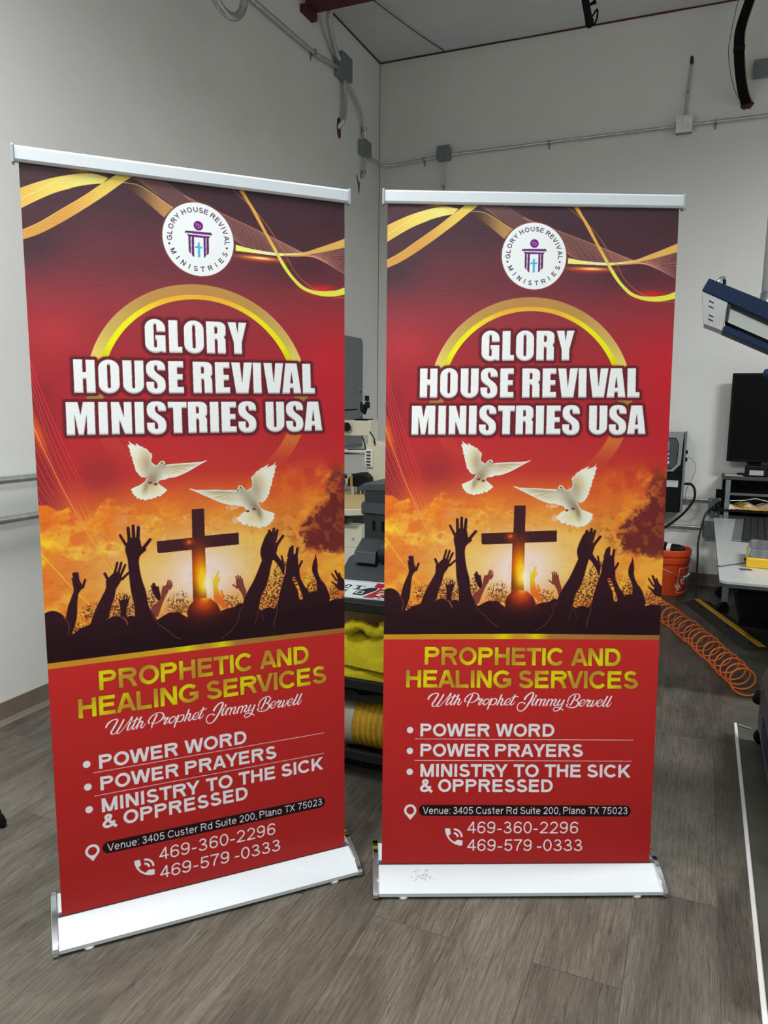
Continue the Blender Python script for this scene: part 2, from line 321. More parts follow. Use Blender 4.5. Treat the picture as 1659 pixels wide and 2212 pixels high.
# lit hair and sleeve edges
for K,pts,w in [(K1,[(590,1170),(640,1137),(700,1135),(750,1160),(785,1200),(805,1255)],1.1),(K1,[(760,1150),(790,1195),(806,1240)],1.6),(K1,[(180,1085),(215,1140),(228,1200),(215,1280)],.9),(K1,[(1030,1060),(1060,1150),(1100,1250),(1200,1350),(1290,1440),(1355,1480)],.8),(K1,[(1180,1190),(1240,1163),(1300,1175)],.9),(K2,[(80,1015),(140,1060),(175,1130),(190,1200)],1.),(K2,[(440,1150),(400,1190),(370,1300),(290,1410),(180,1480)],.7),(K2,[(905,860),(870,980),(830,1130),(810,1270),(780,1350),(770,1430)],.9),(K2,[(605,1185),(590,1260),(560,1360)],.7),(K2,[(620,1200),(640,1280),(660,1350)],.6),(K2,[(660,1200),(715,1190),(780,1200)],.8),(K2,[(925,660),(928,780),(912,850)],.7)]:
    line(K(pts),w,col(196,112,78),.7)
for k in range(15):
    x=836+k*8; line([(x,1180+k*0),(x+75,1330)],1.0,col(120,80,84),.13,False)
# doves
DA=at((990,940),10.369); DB=at((1100,985),8.732)
def dove(K,wing,body,tail,far,eye,spots,beak,foot):
    Dm=np.zeros((CH,CW))
    for p in (wing,body,tail,far): addmask(Dm,K(p))
    ys=int((935-OY)*SS); ye=int((1145-OY)*SS)
    c=np.zeros_like(art[ys:ye])+col(236,240,226); px=PX[ys:ye];py=PY[ys:ye]
    inner=blur(Dm[ys:ye].copy(),3)
    for (x,y,rx,ry,an,cl,al,streak) in spots:
        q=K([(x,y)])[0]; s=rx*0+1
        gg=np.exp(-(((px-q[0])*math.cos(an)+(py-q[1])*math.sin(an))/rx)**2-((-(px-q[0])*math.sin(an)+(py-q[1])*math.cos(an))/ry)**2)
        if streak is not None:
            o=K([streak])[0]; th=np.arctan2(py-o[1],px-o[0]); gg=gg*(.72+.28*np.sin(th*46))
        a=(np.clip(gg*al,0,1)*sm(.6,1.0,inner))[...,None]; c=c*(1-a)+np.array(cl)/255.*a
    m=Dm[ys:ye][...,None]; art[ys:ye]=art[ys:ye]*(1-m)+c*m
    e=K([eye])[0]; paint(ell(e[0],e[1],1.5,1.5),col(40,34,34),.9)
    paint(K(beak),col(120,96,84)); 
    for fx in foot: e=K([fx])[0]; paint(ell(e[0],e[1],4,2.4),col(104,50,54),.8); paint(ell(e[0]+1,e[1]+1,2,1.6),col(160,52,56),.8)
dove(DA,[(72,40),(130,95),(225,150),(205,92),(250,120),(300,165),(325,158),(360,195),(405,205),(440,250),(475,300),(492,295),(510,345),(505,390),(487,430),(488,490),(550,540),(600,560),(480,700),(440,710),(400,775),(365,785),(335,800),(320,785),(285,790),(262,755),(235,745),(225,700),(195,680),(172,630),(175,600),(160,570),(163,535),(140,500),(145,465),(122,410),(130,380),(98,330),(108,300),(85,250),(98,230),(70,170),(58,112),(105,125)],
 [(590,560),(640,500),(670,475),(710,465),(745,485),(752,540),(730,570),(715,600),(712,700),(690,770),(640,840),(600,900),(560,960),(480,960),(400,960),(330,1000),(340,880),(370,820),(440,710),(480,640)],
 [(340,880),(250,940),(75,1010),(72,1050),(95,1070),(78,1105),(120,1120),(118,1165),(160,1165),(165,1215),(215,1210),(230,1240),(290,1235),(330,1268),(375,1245),(420,1240),(470,1242),(490,1210),(530,1235),(560,1180),(600,1200),(645,1185),(660,1150),(705,1140),(720,1110),(762,1082),(740,1050),(600,930),(560,900)],
 [(700,590),(760,552),(900,538),(1100,530),(1300,525),(1480,515),(1588,485),(1590,495),(1450,570),(1300,655),(1200,710),(1100,755),(980,800),(900,820),(800,825),(740,855),(640,860),(600,880)],
 (693,508),[(350,420,13,24,.25,(216,190,140),.95,(520,600)),(410,540,10,20,.1,(160,140,112),.8,(560,640)),(560,700,12,22,.6,(172,160,138),.75,None),(480,860,12,14,.5,(150,128,104),.8,None),(690,530,6,8,0,(168,160,148),.7,None),(430,1040,20,12,0,(226,202,136),.9,(470,880)),(350,1000,5,12,.3,(140,120,90),.6,None),(960,650,34,9,-.15,(200,180,136),.95,(560,560)),(1000,590,40,3,-.05,(166,156,130),.6,None)],
 [(735,540),(758,582),(722,560)],[(440,905),(545,940)])
dove(DB,[(1605,80),(1560,135),(1500,165),(1425,190),(1470,128),(1410,155),(1350,190),(1335,185),(1270,240),(1240,250),(1175,330),(1160,328),(1138,370),(1150,420),(1158,500),(1140,540),(1040,590),(1180,740),(1230,800),(1275,808),(1292,825),(1335,815),(1360,790),(1385,785),(1400,745),(1425,730),(1430,690),(1462,660),(1455,620),(1480,580),(1475,550),(1510,510),(1505,470),(1528,430),(1518,400),(1560,350),(1550,320),(1580,280),(1570,250),(1615,150),(1575,165)],
 [(1040,590),(1000,545),(975,505),(935,490),(895,510),(885,560),(910,590),(920,640),(912,720),(940,800),(985,870),(1020,950),(1080,1000),(1150,1000),(1240,1060),(1290,1060),(1290,930),(1240,820),(1190,740)],
 [(1010,960),(900,1040),(838,1090),(870,1115),(880,1145),(925,1160),(935,1200),(980,1215),(1035,1195),(1045,1240),(1085,1250),(1110,1220),(1130,1260),(1185,1245),(1215,1278),(1260,1288),(1300,1265),(1370,1275),(1400,1240),(1440,1235),(1450,1200),(1490,1180),(1500,1140),(1530,1130),(1515,1090),(1540,1050),(1500,1020),(1330,955),(1270,900)],
 [(52,498),(60,515),(150,560),(300,640),(400,690),(520,755),(640,808),(740,835),(830,835),(880,860),(980,882),(1040,900),(930,600),(870,570),(760,562),(640,560),(500,545),(300,540),(150,530)],
 (940,528),[(1300,450,13,26,-.3,(222,196,146),.95,(1130,640)),(1210,560,11,26,-.2,(160,140,112),.85,(1080,650)),(1050,690,14,26,-.5,(172,160,138),.75,None),(1180,900,10,20,-.5,(146,126,104),.8,None),(955,560,8,9,0,(168,160,148),.7,None),(1170,1090,22,14,0,(226,204,140),.9,(1150,920)),(1255,1010,5,14,-.2,(140,120,94),.7,None),(640,680,36,10,.2,(202,182,136),.95,(1040,560)),(600,600,40,4,.1,(166,156,130),.7,None)],
 [(885,560),(873,605),(905,585)],[(1045,965),(1165,935)])
# ---- ribbons and glow at the top
def gold(y0=0): return lambda X,Y: np.stack([np.interp(X,[835,900,960,1010],[.86,.90,.90,.90]),np.interp(X,[835,900,960,1010],[.70,.82,.88,.78]),np.interp(X,[835,900,960,1010],[.36,.44,.52,.40])],-1)
for k in range(9):
    u=k/8; line([(836,448+u*22),(880,438+u*20),(930,434+u*10),(990,437+u*6)],.7,col(130,86,84),.4)
mixall(col(236,120,60),.75*gauss(945,439,22,4)); mixall(col(250,230,120),.7*gauss(948,438,10,2.2))
A2=[(1076,434),(1100,446),(1146,474),(1180,492)]; B2=[(1034,441),(1062,457),(1108,488),(1130,505)]
for k in range(14):
    u=k/13; line([(a[0]*(1-u)+b[0]*u,a[1]*(1-u)+b[1]*u) for a,b in zip(A2,B2)],.9,col(196,146,130),.65)
line([(1044,440),(1068,460),(1085,478),(1104,500)],1.4,col(190,140,90),.6)
paint(spline(T1([(960,170),(1030,170),(1110,180),(1200,220),(1300,285),(1440,372)]),6).tolist()+T1([(1340,475),(1230,380),(1100,275),(1000,205)]),lambda X,Y: np.stack([.32+.40*sm(1020,1095,X),.22+.34*sm(1020,1095,X),.22+.14*sm(1020,1095,X)],-1))
line(T1([(960,170),(1030,170),(1110,180),(1200,220),(1300,285),(1440,372)]),1.2,col(226,196,120),.9)
paint(np.vstack([spline(T1([(20,335),(150,272),(300,208),(450,160),(600,125),(720,118),(840,140)])),spline(T1([(780,200),(650,225),(500,270),(350,330),(200,410),(20,520)]))]),gold())
line(T1([(40,430),(200,330),(380,215),(500,160)]),1.6,col(246,226,150),.6); line(T1([(40,507),(200,410),(350,330),(500,270)]),1,col(244,216,110),.9)
paint(np.vstack([spline(T1([(20,720),(200,620),(400,480),(600,340),(780,200),(920,95)])),spline(T1([(1075,95),(960,180),(800,310),(600,460),(400,600),(200,725),(20,805)]))]),lambda X,Y: np.stack([.82+.08*sm(880,1010,X),.62+.18*sm(900,1010,X)+0*Y,.32+.08*sm(900,1000,X)],-1))
line(T1([(20,720),(200,620),(400,480),(600,340),(780,200)]),1.0,col(248,206,110),.9)
mixall(col(226,50,40),.9*gauss(1400,633,26,8)); mixall(col(214,60,50),.4*gauss(1400,640,60,14))
mixall(col(226,84,50),.85*gauss(1272,578,44,6,ang=.03)); mixall(col(253,190,80),.95*gauss(1272,576.5,36,2.6,ang=.03)); mixall(col(255,244,190),.9*gauss(1275,576.5,16,1.8,ang=.03))
Am=[(-60,230),(340,385),(740,540),(1100,690),(1300,755),(1590,895)]; Bm=[(400,610),(520,680),(720,735),(900,750),(1200,722),(1610,610)]
for k in range(15):
    u=k/14; line(T3([(a[0]*(1-u)+b[0]*u,a[1]*(1-u)+b[1]*u+(-60*u*(1-u) if 1<i<4 else 0)) for i,(a,b) in enumerate(zip(Am,Bm))]),.95 if k else 1.5,col(222,160,136),.8)
paint(np.vstack([spline(T3([(425,668),(550,695),(700,712),(850,722),(1000,715),(1150,690),(1300,635),(1450,578),(1610,512)])),spline(T3([(1605,606),(1450,650),(1300,690),(1150,722),(1000,735),(850,750),(650,742),(420,730)]))]),lambda X,Y: np.stack([.93-.03*sm(1300,1400,X)+0*Y,.93-.2*sm(1330,1380,X)+0*Y,.50+.26*np.exp(-((X-1290)/30)**2)-.1*sm(1330,1400,X)],-1))
line(T3([(430,127),(530,210),(650,320),(760,450),(850,590),(940,740),(1020,890),(1120,1000),(1250,1080),(1400,1135),(1560,1150)]),1.3,col(206,130,90),.85)
paint(np.vstack([spline(T3([(487,120),(570,240),(640,370),(740,560),(830,730),(900,860),(980,970),(1080,1070),(1200,1120),(1330,1142),(1450,1135),(1580,1108)])),spline(T3([(1580,1032),(1450,1078),(1330,1090),(1200,1082),(1100,1040),(1000,945),(900,790),(850,700),(750,520),(650,320),(590,220),(540,120)]))]),lambda X,Y: np.stack([.90+0*X,.66+.26*sm(520,600,Y),.32+.12*np.exp(-((Y-575)/16)**2)],-1))
line(T3([(590,225),(650,322),(750,520),(850,700)]),.9,col(250,220,120),.8); line(T3([(1000,950),(1100,1045),(1200,1085),(1330,1092),(1450,1078)]),1.1,col(252,232,170),.9)
# ---- ring
cx,cy=1143.4,852.
rr=np.hypot(PX-cx,PY-cy); ringa=sm(185.2,186.2,rr)*sm(215.8,214.8,rr)
th=np.degrees(np.arctan2(PX-cx,cy-PY)); at_=np.abs(th)
oc=np.stack([np.interp(at_,[0,30,55,72,85,100],[x/255 for x in v]) for v in ((188,192,206,232,180,176),(142,150,182,216,146,142),(84,84,100,112,78,74))],-1)
ic=np.stack([np.interp(at_,[0,18,40,60,72],[x/255 for x in v]) for v in ((234,234,238,238,214),(180,186,232,238,206),(58,60,40,20,40))],-1)
inn=((PY<820)*sm(1,-0.5,rr-(193.5+np.interp(at_,[0,45,75],[1,2.5,4]))))[...,None]
rc=oc*(1-inn)+ic*inn
lowc=np.stack([.84+0*PX,.46+0*PX,.24+0*PX],-1); lw=sm(870,935,PY)[...,None]; rc=rc*(1-lw)+lowc*lw
fade=np.where(PX>cx,sm(1020,935,PY),np.where(PY>900,.18*sm(1000,940,PY),1.0))
mixall(rc,ringa*fade*(PY<1020)*(PY>600))
edge_=np.exp(-((rr-215)/.8)**2)*sm(78,70,at_)*sm(20,60,at_); mixall(col(236,206,150),.6*edge_)
# ---- logo
paint(ell(1151.9,548.6,72,75),col(150,70,64),.35)
paint(ell(1151.9,548.6,68.6,71.4,n=90),col(234,240,240))
L=at((1060,460),9.217); pur=col(84,58,86)
def onring(ch,deg,rad,inward,capx=9.8):
    W,ps=glyph_polys(ch,.18)
    a=math.radians(deg); q=np.array([1151.9+68.6*rad*math.sin(a),548.6-71.4*rad*math.cos(a)])
    if inward: ux=np.array([math.cos(a),math.sin(a)]); uy=np.array([math.sin(a),-math.cos(a)])
    else: ux=-np.array([math.cos(a),math.sin(a)]); uy=-np.array([math.sin(a),-math.cos(a)])
    for p in ps: paint([q+ux*(x-W/2)*capx+uy*(y-.5)*capx for x,y in p],pur)
for ch,d in zip('GLORYHOUSEREVIVAL',[-90.5,-79.4,-67.8,-54.8,-43.5,-27.9,-15,-2.5,8.5,18.7,33.5,44.5,54.8,63.2,71.5,84,94]): onring(ch,d,.81,True)
for ch,d in zip('MINISTRIES',[180+63.8,180+49,180+35.2,180+21.9,180+9.3,180-4.8,180-20.6,180-34.2,180-48.4,180-63.7]): onring(ch,d,.81,False)
for b in ((325,925),(1348,938)): q=L([b])[0]; paint(ell(q[0],q[1],2.1,2.1),pur)
vio=lambda X,Y: np.stack([.34+.12*np.exp(-((X-1152)/14)**2),.22-.08*np.exp(-((X-1152)/14)**2),.34+.18*np.exp(-((X-1152)/14)**2)],-1)
q=L([(857,570)])[0]; paint(ell(q[0],q[1],9.1,9.3),vio)
for pts in ([(812,532),(822,575),(840,600),(862,612),(885,600),(908,560)],[(815,530),(850,548),(868,580)],[(850,540),(880,560),(895,580)]): line(L(pts),.9,col(226,160,226),.9)
for p in ([(598,712),(630,672),(1078,678),(1103,724)],[(645,735),(1060,748),(1030,782),(672,775)],[(668,770),(706,772),(695,1080),(676,1068),(660,1040)],[(726,772),(768,774),(750,1136),(730,1128),(710,1100)],[(935,778),(970,780),(962,1100),(946,1125),(922,1137)],[(988,780),(1030,782),(1018,1050),(1002,1072),(975,1085)]): paint(L(p),vio)
for p in ([(716,775),(704,1085)],[(979,780),(968,1085)],[(625,727),(1080,736)]): line(L(p),.8,col(214,150,220),.9,False)
paint(L([(828,870),(865,870),(858,1138),(815,1138)]),col(80,182,226)); paint(L([(778,937),(905,941),(903,976),(776,974)]),col(80,182,226))
# ---- heavy condensed title letters, unit box per letter
def rr_(x0,y0,x1,y1,rx,ry,cs='abcd'):
    o=[]
    for k,(X,Y,a0) in enumerate(((x1-rx,y1-ry,0),(x0+rx,y1-ry,90),(x0+rx,y0+ry,180),(x1-rx,y0+ry,270))):
        if 'abcd'[k] in cs:
            for a in np.radians(np.linspace(a0,a0+90,8)): o.append((X+rx*math.cos(a),Y+ry*math.sin(a)))
        else: o.append(((x1,x0,x0,x1)[k],(y1,y1,y0,y0)[k]))
    return o
def heavy(ch):
    R=rr_
    if ch=='I': return [('+',[(0,0),(1,0),(1,1),(0,1)])]
    if ch=='H': return [('+',[(0,0),(.42,0),(.42,1),(0,1)]),('+',[(.58,0),(1,0),(1,1),(.58,1)]),('+',[(.2,.42),(.8,.42),(.8,.63),(.2,.63)])]
    if ch=='O': return [('+',R(0,-.015,1,1.015,.5,.27)),('-',R(.42,.15,.575,.86,.077,.06))]
    if ch=='U': return [('+',[(0,.3),(.43,.3),(.43,1),(0,1)]),('+',[(.57,.3),(1,.3),(1,1),(.57,1)]),('+',R(0,-.015,1,.6,.5,.27,'cd')),('-',R(.43,.15,.57,1.1,.07,.05,'cd'))]
    if ch=='L': return [('+',[(0,0),(.68,0),(.68,1),(0,1)]),('+',[(0,0),(1,0),(1,.19),(0,.19)])]
    if ch=='E': return [('+',[(0,0),(.58,0),(.58,1),(0,1)]),('+',[(0,0),(1,0),(1,.2),(0,.2)]),('+',[(0,.8),(1,.8),(1,1),(0,1)]),('+',[(0,.42),(.94,.42),(.94,.6),(0,.6)])]
    if ch=='T': return [('+',[(0,.8),(1,.8),(1,1),(0,1)]),('+',[(.27,0),(.73,0),(.73,1),(.27,1)])]
    if ch=='G': return [('+',R(0,-.015,1,1.015,.5,.27)),('-',R(.43,.15,.57,.86,.07,.05)),('-',[(.5,.53),(1.1,.53),(1.1,.62),(.5,.62)]),('-',[(.85,.0),(1.1,-.05),(1.1,.1)]),('+',[(.5,.38),(1,.38),(1,.53),(.5,.53)]),('+',[(.58,.05),(.8,.1),(.8,0),(1,0),(1,.5),(.58,.5)])]
    if ch=='R': return [('+',[(0,0),(.42,0),(.42,1),(0,1)]),('+',R(.2,.46,1,1,.35,.17,'ad')),('+',R(.2,0,.98,.56,.3,.14,'a')),('-',R(.42,.63,.57,.83,.07,.04,'ad')),('-',[(.42,-.1),(.565,-.1),(.565,.38),(.54,.44),(.42,.45)]),('-',[(.9,.53),(1.05,.6),(1.05,.47)])]
    if ch=='Y': return [('+',[(0,1),(.44,1),(.515,.64),(.58,1),(1,1),(.72,.36),(.72,0),(.3,0),(.3,.36)])]
    if ch=='V': return [('+',[(0,1),(.41,1),(.5,.34),(.6,1),(1,1),(.78,0),(.2,0)])]
    if ch=='A': return [('+',[(0,0),(.2,1),(.8,1),(1,0),(.6,0),(.59,.18),(.42,.18),(.4,0)]),('-',[(.43,.34),(.58,.34),(.51,.72)])]
    if ch=='M': return [('+',[(0,0),(0,1),(.41,1),(.5,.6),(.6,1),(1,1),(1,0),(.71,0),(.71,.62),(.585,0),(.41,0),(.29,.62),(.29,0)])]
    if ch=='N': return [('+',[(0,0),(0,1),(.39,1),(.62,.52),(.62,1),(1,1),(1,0),(.64,0),(.38,.45),(.38,0)])]
    if ch=='S':
        P_=[(1095,724),(1187,726),(1187,698),(1183,662),(1165,630),(1128,608),(1076,602),(1022,609),(985,632),(967,665),(963,710),(967,755),(985,790),(1020,820),(1060,848),(1083,872),(1092,900),(1090,923),(1082,937),(1070,941),(1058,936),(1052,920),(1052,861),(962,860),(962,900),(968,945),(990,980),(1030,1002),(1080,1007),(1130,999),(1165,975),(1183,940),(1188,895),(1182,850),(1165,815),(1130,785),(1095,760),(1068,733),(1059,710),(1058,688),(1064,671),(1076,665),(1088,670),(1094,685)]
        return [('+',[((x-962)/226,(996-y)/386) for x,y in P_])]
TM=np.zeros((CH,CW))
def title(items,t0,b0,t1,b1,xa,xb):
    for ch,l,r in items:
        G=np.zeros_like(TM[:1]); 
        yt=t0+(t1-t0)*((l+r)/2-xa)/(xb-xa); yb=b0+(b1-b0)*((l+r)/2-xa)/(xb-xa)
        y0=int((yt-4-OY)*SS);y1=int((yb+4-OY)*SS);x0=int((l-4-OX)*SS);x1=int((r+4-OX)*SS)
        loc=np.zeros((CH,CW)) if False else None
        sub=np.zeros((y1-y0,x1-x0))
        for op,p in heavy(ch):
            P=[(l+(r-l)*x+.9*(y-.5)*1.6,yb-(yb-yt)*y) for x,y in p]
            f=fill(P)
            if f is None: continue
            a0,a1,c0,c1,m=f
            fy0,fy1=max(a0,y0),min(a1,y1); fx0,fx1=max(c0,x0),min(c1,x1)
            mm=m[fy0-a0:fy1-a0,fx0-c0:fx1-c0]; v=sub[fy0-y0:fy1-y0,fx0-x0:fx1-x0]
            if op=='+': v[...]=np.maximum(v,mm)
            else: v[...]=np.minimum(v,1-mm)
        TM[y0:y1,x0:x1]=np.maximum(TM[y0:y1,x0:x1],sub)
title([('G',1039.4,1077.4),('L',1083.6,1108.6),('O',1112.6,1150.6),('R',1155.8,1194),('Y',1198.3,1236.4)],708.6,772.6,708.9,772.8,1039,1237)
title([('H',908.3,945.4),('O',951.3,988.5),('U',994.6,1032.6),('S',1036.9,1073),('E',1078.6,1107),('R',1125.3,1163),('E',1168.4,1197.4),('V',1201,1243.4),('I',1244.8,1261.6),('V',1266.6,1308.2),('A',1304.6,1345),('L',1348.6,1374.6)],788.5,851.5,790,853.2,907,1375)
title([('M',890.6,940.4),('I',946.8,963),('N',969.4,1006.2),('I',1011.8,1028.2),('S',1033.5,1069.8),('T',1073.4,1109),('R',1111.2,1148.4),('I',1153.8,1171),('E',1176.4,1206.2),('S',1210,1247),('U',1266.6,1305.4),('S',1309.2,1346.2),('A',1347.8,1387.2)],868.3,930.8,870,932.4,890,1387)
ys,ye=int((690-OY)*SS),int((955-OY)*SS); t_=TM[ys:ye]
o1=dilate(t_,11); sh=blur(dilate(t_,12),4)
def mixr(c,a): art[ys:ye]=art[ys:ye]*(1-a[...,None])+np.asarray(c)*a[...,None]
mixr(col(104,34,44),.6*sh); mixr(col(112,40,50),o1)
b=blur(t_.copy(),3); gy,gx=np.gradient(b)
shade=np.clip(-gy*4.5,0,1)*.0
mixr(col(238,242,242),t_)
low=np.clip(t_-np.roll(t_,-5,0),0,1); low=blur(low,1); side=np.clip(t_-np.roll(t_,-3,1),0,1)
mixr(col(158,160,156),.75*np.clip(low,0,1)*t_); mixr(col(206,212,210),.28*side*t_)
# ---- lower panel
def strip(X): return np.interp(X,[825,1128,1425],[1362.2,1362.6,1367.4])
def stripb(X): return np.interp(X,[825,1128,1425],[1373.4,1374,1377.4])
S1=strip(PX);S2=stripb(PX)
low=sm(-.4,.4,PY-S2)[...,None]
red=np.stack([np.interp(PY,[1370,1600,1870],[v/255 for v in (198,184,168)]),np.interp(PY,[1370,1600,1870],[v/255 for v in (50,44,38)]),np.interp(PY,[1370,1600,1870],[v/255 for v in (48,42,36)])],-1)
art[...]=art*(1-low)+red*low
gs=sm(-.4,.4,PY-S1)*sm(.4,-.4,PY-S2)
gc=np.stack([np.interp(PX,[825,900,1060,1086,1110,1130,1155,1185,1425],[v/255 for v in (206,206,214,226,206,206,226,176,164)]),np.interp(PX,[825,900,1060,1086,1110,1130,1155,1185,1425],[v/255 for v in (150,148,170,222,160,160,222,130,112)]),np.interp(PX,[825,900,1060,1086,1110,1130,1155,1185,1425],[v/255 for v in (46,44,40,10,44,44,10,60,56)])],-1)
mixall(gc,gs)
def goldtext(ph):
    def c(X,Y):
        t=.5+.5*np.sin((X-900+ph)*.047+(Y-1400)*.055)
        t=t**1.2; return np.stack([.76+.12*t,.58+.28*t,.20-.14*t],-1)
    return c
W8=col(228,228,232)
for s,p0,p1,cap,ph,ww in (('PROPHETIC AND',(917,1428.4),(1337,1434.6),38.6,12,.2),('HEALING SERVICES',(877,1477.8),(1375,1484),38.2,-60,.2)):
    Mx=text(s,p0,p1,cap,ww,None,track=.085,space=.3,M=np.zeros((CH,CW)))
    y0=int((p0[1]-50-OY)*SS);y1=int((p1[1]+14-OY)*SS); m=Mx[y0:y1]; d=blur(dilate(m,3),2)
    art[y0:y1]=art[y0:y1]*(1-.45*d[...,None])+col(130,60,30)*.45*d[...,None]
    cc_=goldtext(ph)(PX[y0:y1],PY[y0:y1]); art[y0:y1]=art[y0:y1]*(1-m[...,None])+cc_*m[...,None]
text('POWER WORD',(907.5,1584.8),(1195.6,1587.4),28,.205,W8,.12,.32)
text('POWER PRAYERS',(907.5,1628.8),(1257.6,1632),28,.205,W8,.12,.32)
text('MINISTRY TO THE SICK',(907.5,1673),(1360,1677.6),28,.205,W8,.12,.32)
text('& OPPRESSED',(906,1706.2),(1192.7,1708.8),28,.205,W8,.12,.32)
for x,y in ((885.5,1570.8),(885,1616.4),(884.6,1662)): paint(ell(x,y,6.9,7.1),W8)
for a,b in (((896,1590.2),(1365.2,1596)),((895.2,1637),(1363,1642))): line([a,b],1.3,W8,.9,False)
paint(ell(885.6,1746.5,13.2,13.4),W8); paint([(873.5,1752),(897.8,1752),(885.6,1767.6)],W8); paint(ell(885.6,1746.8,8.2,8.4),col(172,42,38))
pill=[(904+12,1734.6)]+[(1349.6,1739)]+ell(1349.6,1751.1,12.,12.1,-90,90,14).tolist()+ell(916,1746.6,12,12,90,270,14).tolist()
paint(pill,col(36,12,18))
text('Venue: 3405 Custer Rd Suite 200, Plano TX 75023',(912.7,1754.3),(1354.7,1757.8),15.2,.125,col(226,222,230),.125,.36)
text('469-360-2296',(1009,1797.4),(1248,1799.4),25.6,.115,W8,.105,.3)
text('469-579 -0333',(1008.6,1836),(1257.5,1838),25.2,.115,W8,.105,.3)
F=at((960,1740),11.85)
paint(F([(10,550),(135,550),(158,690),(95,740),(150,830),(250,905),(325,845),(460,870),(450,995),(380,1000),(250,960),(130,870),(50,750),(15,640)]),W8)
for r in (205,105): q=F([(230,780)])[0]; paint(outline(ell(q[0],q[1],r/11.85,r/11.85,-90,0,16),50/11.85),W8)
